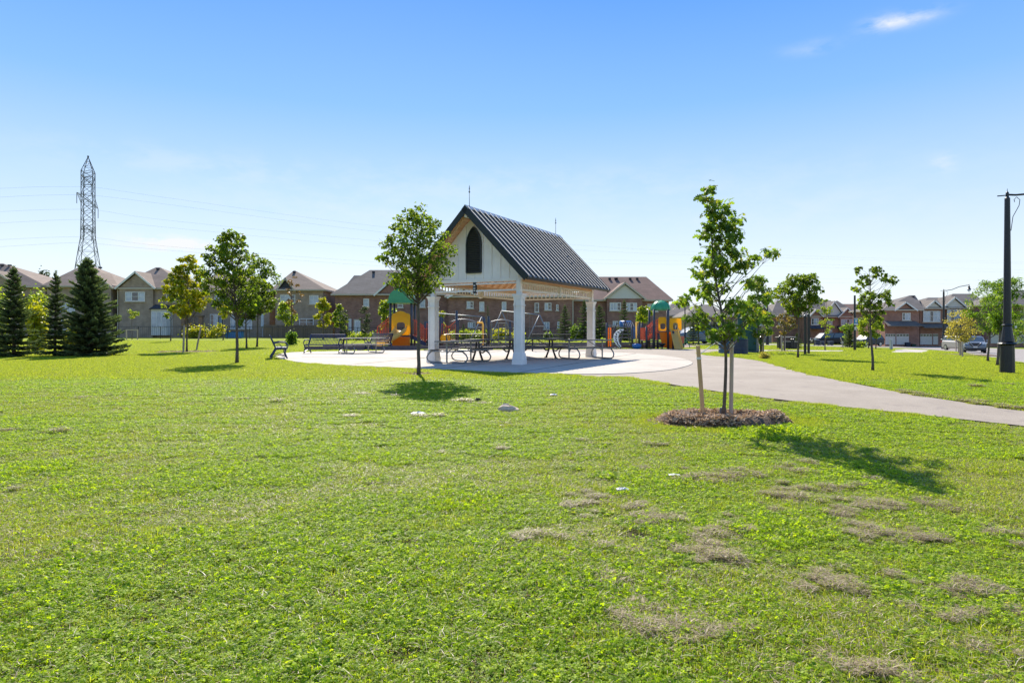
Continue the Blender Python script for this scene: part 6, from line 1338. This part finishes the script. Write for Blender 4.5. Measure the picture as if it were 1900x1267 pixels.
# barrels and cabin
def barrel(label, px, py, top, m):
    p = P(px, py); s = p.y / F; h = (py - top) * s; r = 13.2 * s; R = thing('barrel_bin', label, 'barrel', p, 0, 'barrel bins'); pr = []
    for z, k in ((0, .97), (.02, 1), (.31, 1), (.325, 1.035), (.345, 1.035), (.36, 1), (.63, 1), (.645, 1.035), (.665, 1.035), (.68, 1), (.975, 1), (1, 1.02)): pr.append((r * k, z * h))
    MB().lathe((0, 0, 0), pr + [(r * .93, h * 1.0), (r * .92, h * .7)], 22).build('drum', m, R, smooth=False); MB().tube([(r * 1.01 * math.cos(t), r * 1.01 * math.sin(t), h) for t in [2 * math.pi * k / 20 for k in range(21)]], .02, 5).build('rim', m, R); return p, s, h, r
p, s, h, r = barrel('light blue steel drum bin left of the darker drum', 1347, 657, 629, BARREL)
R = thing('crumpled_bag', 'crumpled pale bag stuffed in the light blue drum', 'bag', (p.x, p.y, p.z + h)); MB().lathe((0, 0, -.1), [(.1, 0), (.28, .1), (.24, .2), (.1, .26), (.02, .3)], 9).build('bag_body', mat('red_white_bag', (.5, .25, .22), .6, col2=(.65, .63, .6), scale=9), R)
barrel('dark blue steel drum bin beside the teal cabin', 1374, 658, 630, BARRELD)
def cabin():
    p = P(1386, 654.5); s = p.y / F; R = thing('portable_toilet', 'teal green portable toilet cabin behind the drums under the oak', 'portable toilet', p, math.radians(-18)); h = (654.5 - 583) * s; w = 19 * s * .86
    MB().b2(-w, w, -w, w, .12, h - .18).build('cabin_wall', TEAL, R, bevel=.03); MB().b2(-w - .03, w + .03, -w - .03, w + .03, 0, .118).build('skid_base', mat('grey_skid', (.12, .13, .13), .6), R)
    MB().lathe((0, 0, h - .179), [(w * 1.46, 0), (w * 1.46, .06), (w * 1.2, .16), (.1, .24)], 4, math.pi / 4).build('cabin_roof', TEAL, R); d = MB().b2(-w * .72, w * .72, -w - .03, -w - .002, .2, h - .4).build('door', TEAL, R, bevel=.01)
    MB().b2(w * .5, w * .62, -w - .07, -w - .032, h * .45, h * .5).build('handle', GALV, d)
    for k in range(5): MB().b2(-w * .5, w * .5, -w - .045, -w - .0305, h - .62 - k * .06, h - .59 - k * .06).build('vent_slot', TEAL, d)
    MB().b2(w - .02, w + .03, -w - .03, -w + .04, .12, h - .2).build('corner_trim', GALV, R)
cabin()
# bench shelter glimpse
p = P(1459, 648); s = p.y / F; R = thing('picnic_shelter', 'small pale topped bench behind the rusty sapling', 'bench', p); MB().b2(-17 * s, 14 * s, -.4, .4, 22 * s, 23.5 * s).build('table_top', CONC, R); MB().b2(-14 * s, 12 * s, -.9, -.6, 14 * s, 15.2 * s).build('seat', PLANKL, R)
for x in (-13, 11): MB().b2(x * s - .06, x * s + .06, -.3, .3, 0, 22 * s).build('leg', BLACKM, R)
MB().b2(-13 * s, 11 * s, -.8, -.7, 0, 14 * s).build('seat_support', BLACKM, R)
# utility boxes
def util_box(label, px, py, w, top, m, name='utility_box'):
    p = P(px, py); s = p.y / F; h = (py - top) * s; R = thing(name, label, 'utility box', p, math.radians(8)); MB().b2(-w * s, w * s, -w * s * .6, w * s * .6, .05, h - .06).build('cabinet', m, R, bevel=.02); MB().b2(-w * s * 1.05, w * s * 1.05, -w * s * .66, w * s * .66, h - .058, h).build('lid', m, R, bevel=.01); MB().b2(-w * s * 1.1, w * s * 1.1, -w * s * .7, w * s * .7, -.05, .048).build('plinth', CONC, R)
    MB().b2(-.012, .012, -w * s * .6 - .012, -w * s * .6 - .002, .12, h - .12).build('door_seam', BLACKM, R)
util_box('dark green utility cabinet beside the grey car', 1799, 652, 6.6, 635, mat('dark_green_box', (.006, .035, .028), .5))
util_box('tall pale grey utility pillar on the lawn before the garages', 1653.5, 649, 2.5, 629, mat('pale_grey_box', (.42, .45, .43), .6))
def wheelie(label, px, py, w, top, m):
    p = P(px, py); s = p.y / F; h = (py - top) * s; R = thing('wheeled_bin', label, 'bin', p, 0, 'wheeled bins on the street'); a, b = w * s * .8, w * s
    MB().add([(-a, -a, .08), (a, -a, .08), (a, a, .08), (-a, a, .08), (-b, -b, h * .86), (b, -b, h * .86), (b, b, h * .86), (-b, b, h * .86)], [(0, 1, 5, 4), (1, 2, 6, 5), (2, 3, 7, 6), (3, 0, 4, 7), (3, 2, 1, 0), (4, 5, 6, 7)]).build('bin_body', m, R); MB().add([(-b * 1.08, -b * 1.1, h * .865), (b * 1.08, -b * 1.1, h * .865), (b * 1.08, b * 1.2, h * .865), (-b * 1.08, b * 1.2, h * .865), (-b, -b, h * .95), (b, -b, h * .95), (b, b, h), (-b, b, h)], [(0, 1, 5, 4), (1, 2, 6, 5), (2, 3, 7, 6), (3, 0, 4, 7), (3, 2, 1, 0), (4, 5, 6, 7)]).build('lid', m, R)
    for sx in (-1, 1): MB().tube([(sx * a, a, .1), (sx * (a + .06), a, .1)], .1, 10).build('wheel', BLACKM, R)
BIN = mat('dark_blue_bin', (.018, .028, .05), .5); BING = mat('green_bin', (.02, .06, .04), .5)
for px, w, top, m, lab in ((1683.5, 4, 635, BIN, 'dark wheeled bin right of the double garage'), (1694.5, 3.6, 638, BING, 'green wheeled bin next to the dark one'), (1516, 4.2, 630, BIN, 'dark bin at the kerb behind the black posts'), (1526, 3.6, 633, BIN, 'smaller dark bin by the sparse tall sapling'), (1541.5, 4.2, 633, BIN, 'dark bin with pale lid edge right of the tall sapling')):
    wheelie(lab, px, 643 if px > 1600 else 641.5, w, top, m)

# ------------------------------------------------------------------ cars
GLASSC = mat('car_glass', (.05, .07, .085), .22, var=.3, spec=1.0); TYRE = mat('tyre_rubber', (.015, .015, .016), .85); RIMM = mat('alloy_rim', (.45, .46, .48), .3, .8); LAMPG = mat('headlight_glass', (.7, .72, .75), .08, spec=1.0); TAIL = mat('tail_light', (.35, .01, .01), .2)
def car(label, loc, rz, paint, style='suv', L=4.5, W=1.82, Ht=1.68):
    R = thing('parked_car', label, 'car', loc, rz, 'cars parked on the street')     # faces -Y
    # section profile along the length (y from front): belt, hood and roof heights
    van = style == 'van'
    st = [(0, .38, .72, .0), (.03, .30, .84, 0), (.12, .24, .98, 0), (.24, .22, 1.04, 0), (.30, .22, 1.06, 0), (.95, .22, 1.10, 0), (.985, .26, 1.02, 0), (1.0, .36, .9, 0)]
    v = []; k = 0
    for (t, zb_, zt, _) in st:
        y = -L / 2 + L * t; w = W / 2 * (.86 if t in (0, 1.0) else .95 if t < .05 or t > .97 else 1); v += [(-w * .93, y, zb_), (-w, y, zb_ + .18), (-w, y, zt - .16), (-w * .93, y, zt), (w * .93, y, zt), (w, y, zt - .16), (w, y, zb_ + .18), (w * .93, y, zb_)]
    m_ = 8; n = len(st); fs = [(i * m_ + k, i * m_ + (k + 1) % m_, (i + 1) * m_ + (k + 1) % m_, (i + 1) * m_ + k) for i in range(n - 1) for k in range(m_)] + [tuple(range(m_)), tuple((n - 1) * m_ + k for k in range(m_))]
    MB().add(v, fs).build('body', paint, R, bevel=.04, smooth=False)
    t0, t1, t2, t3 = ((.22, .36, .90, .97) if not van else (.16, .30, .95, .985)); zb_, zt = 1.03, Ht; a, b = W / 2 * .90, W / 2 * .74; Y = lambda t: -L / 2 + L * t
    g = [(-a, Y(t0), zb_), (a, Y(t0), zb_), (a, Y(t3), zb_), (-a, Y(t3), zb_), (-b, Y(t1), zt - .06), (b, Y(t1), zt - .06), (b, Y(t2), zt - .06), (-b, Y(t2), zt - .06)]
    MB().add(g, [(0, 1, 5, 4), (1, 2, 6, 5), (2, 3, 7, 6), (3, 0, 4, 7), (4, 5, 6, 7), (3, 2, 1, 0)]).build('greenhouse', GLASSC, R)
    MB().add([(-b - .01, Y(t1) - .04, zt - .075), (b + .01, Y(t1) - .04, zt - .075), (b + .01, Y(t2) + .03, zt - .075), (-b - .01, Y(t2) + .03, zt - .075), (-b * .9, Y(t1) + .25, zt), (b * .9, Y(t1) + .25, zt), (b * .9, Y(t2) - .2, zt), (-b * .9, Y(t2) - .2, zt)], [(0, 1, 5, 4), (1, 2, 6, 5), (2, 3, 7, 6), (3, 0, 4, 7), (4, 5, 6, 7), (3, 2, 1, 0)]).build('roof', paint, R)
    pl = MB()
    for sx in (-1, 1):
        for t, tt in ((t0, t1), ((t0 + t3) / 2 - .03, (t1 + t2) / 2 - .02), (t3 - .10, t2 - .10), (t3, t2)): pl.beam((sx * a * 1.012, Y(t), zb_), (sx * b * 1.015, Y(tt), zt - .07), .05, .07)
    pl.build('window_pillars', paint, R)
    for sx in (-1, 1):
        for t in (.19, .80):
            y = Y(t); o = MB().tube([(sx * (W / 2 - .2), y, .34), (sx * (W / 2 + .005), y, .34)], .34, 20).build('wheel', TYRE, R); MB().tube([(sx * (W / 2), y, .34), (sx * (W / 2 + .02), y, .34)], .22, 14).build('rim', RIMM, o)
        MB().add([(sx * .52, Y(0) - .005, .80), (sx * .86, Y(.04) - .01, .86), (sx * .88, Y(.04), .99), (sx * .55, Y(.01), .93), (sx * .52, Y(.02), .80), (sx * .86, Y(.07), .86), (sx * .88, Y(.07), .96), (sx * .55, Y(.03), .90)], [(0, 1, 2, 3), (4, 5, 6, 7)[::-1], (0, 1, 5, 4), (2, 3, 7, 6)]).build('headlight', LAMPG, R)
        MB().box((sx * W * .5 + sx * .12, Y(.27), 1.12), (.2, .1, .15)).build('mirror', paint, R, bevel=.02)
        MB().box((sx * .7, Y(1) + .0, .95), (.3, .06, .16)).build('tail_light', TAIL, R); MB().box((sx * .72, Y(.02) - .03, .48), (.2, .05, .1)).build('fog_lamp', BLACKM, R)
    g = MB().add([(-.48, Y(0) - .02, .92), (.48, Y(0) - .02, .92), (.26, Y(0) - .03, .62), (-.26, Y(0) - .03, .62), (-.48, Y(.03), .92), (.48, Y(.03), .92), (.26, Y(.03), .62), (-.26, Y(.03), .62)], [(3, 2, 1, 0), (4, 5, 6, 7), (0, 1, 5, 4), (2, 3, 7, 6)]).build('grille', BLACKM, R)
    MB().tube([(-.40, Y(0) - .04, .93), (-.14, Y(0) - .05, .66), (.14, Y(0) - .05, .66), (.40, Y(0) - .04, .93)], .022, 6).build('chrome_trim', RIMM, g)
    MB().b2(-.75, .75, Y(0) - .03, Y(0) + .03, .34, .46).build('bumper', BLACKM, R, bevel=.02); MB().b2(-.16, .16, Y(0) - .065, Y(0) - .05, .50, .60).build('licence_plate', TRIMW, R)
    MB().beam((-.7, Y(t0) - .01, 1.06), (-.05, Y(t0) + .03, 1.13), .02, .02).build('wiper', BLACKM, R)
    return R
GREYC = mat('grey_metallic_paint', (.16, .19, .22), .42, .3, var=.05, coat=.3); SILV = mat('silver_beige_paint', (.33, .31, .29), .45, .25, var=.05, coat=.2); DARKC = mat('dark_grey_paint', (.05, .052, .055), .5, .1, var=.05); BLK = mat('black_car_paint', (.01, .01, .012), .5, 0)
def at_px(px, py, dep): x = (px - CX) / F * dep; return (x, dep, H(x, dep) + .015)
p = P(1838, 656); car('grey metallic suv facing the camera, front one of the parked pair', (p.x, p.y + 2.1, p.z + .015), math.radians(-32), GREYC, L=4.2, W=1.66, Ht=1.5)
p = P(1800, 651.5); car('silver minivan parked behind the grey suv and green cabinet', (p.x, p.y + 1.5, p.z + .015), math.radians(-5), SILV, 'van', L=4.4, W=1.7, Ht=1.6)
p = P(1621, 643); car('dark grey suv parked side-on before the garages', (p.x, p.y + 1.5, p.z + .015), math.radians(-68), DARKC, L=4.6)
p = P(1556, 640.5); car('black pickup sized car behind the low dark spruce', (p.x, p.y + 3, p.z + .015), math.radians(-85), BLK, 'van', L=5.2, Ht=1.8)
p = P(1308, 639.5); car('light car glimpsed between the oak stake and the play bars', (p.x, p.y + 3, p.z + .015), math.radians(-80), GREYC, L=4.5, Ht=1.5)

# ------------------------------------------------------------------ litter
def rag(label, px, py, w, h, m, seed, cat='litter', name='paper_scrap'):
    p = P(px, py); rd = random.Random(seed); R = MB(); n = 9; v = []
    for j in range(n):
        for i in range(n):
            u, t = i / (n - 1) - .5, j / (n - 1) - .5; r = max(0, 1 - (2 * u) ** 2) * max(0, 1 - (2 * t) ** 2)
            v.append((u * w * (1 + rd.uniform(-.12, .12)), t * w * .6 * (1 + rd.uniform(-.12, .12)), .02 + h * r * rd.uniform(.35, 1)))
    R.add(v, [(j * n + i, j * n + i + 1, (j + 1) * n + i + 1, (j + 1) * n + i) for j in range(n - 1) for i in range(n - 1)])
    o = R.build(name, m, smooth=False); md = o.modifiers.new('thickness', 'SOLIDIFY'); md.thickness = .006; o.location = (p.x, p.y, p.z + .022); o.rotation_euler = (0, 0, rd.uniform(-.3, .3)); return tag(o, label, cat)
PAPER = mat('off_white_paper', (.55, .49, .40), .7, var=.1); WP = mat('white_plastic_scrap', (.6, .58, .54), .5, var=.05)
p = P(944, 764); mb = MB(); n = 12; rd_ = random.Random(4); v = []
for j in range(6):
    for i in range(n):
        a = 6.283 * i / n; el = math.pi / 2 * j / 5; r = math.cos(el) ** .7 if j < 5 else .02; v.append((.17 * r * math.cos(a) * rd_.uniform(.86, 1.1) , .11 * r * math.sin(a) * rd_.uniform(.85, 1.1), .10 * math.sin(el) ** .8 * (1 - .3 * math.cos(a)) * rd_.uniform(.85, 1.1)))
mb.add(v, [(j * n + i, j * n + (i + 1) % n, (j + 1) * n + (i + 1) % n, (j + 1) * n + i) for j in range(5) for i in range(n)] + [tuple(range(n)), tuple(5 * n + i for i in range(n))])
tag(mb.build('foam_lump', mat('cream_foam', (.58, .44, .31), .8, var=.08), loc=(p.x, p.y, p.z + .02)), 'crumpled cream foam lump lying on the grass below the pavilion', 'litter')
rag('small crumpled white tissue on the lawn left of the foam lump', 776, 771, .22, .035, WP, 4, name='tissue')
rag('tiny flat white card on the grass right of centre', 1251, 888, .11, .012, WP, 5, name='card_scrap')
rag('small white crumpled wrapper among the dry clippings', 1155, 915, .11, .022, WP, 6, name='wrapper')
rag('white speck of paper on the lawn near the path', 1027, 736, .14, .03, WP, 8, name='paper_scrap')
rag('dark clod of soil on the grass beside the tree shadow', 887, 746, .13, .05, mat('dark_clod', (.05, .035, .025), .95), 7, name='soil_clod')
# drain or stone in the grass near the end-on bench
p = P(480, 677); tag(MB().b2(-.3, .3, -.12, .12, -.04, .03).build('flat_stone', CONC, bevel=.01, loc=p), 'flat grey stone in the grass left of the end-on bench', 'stone')
build_lawn()
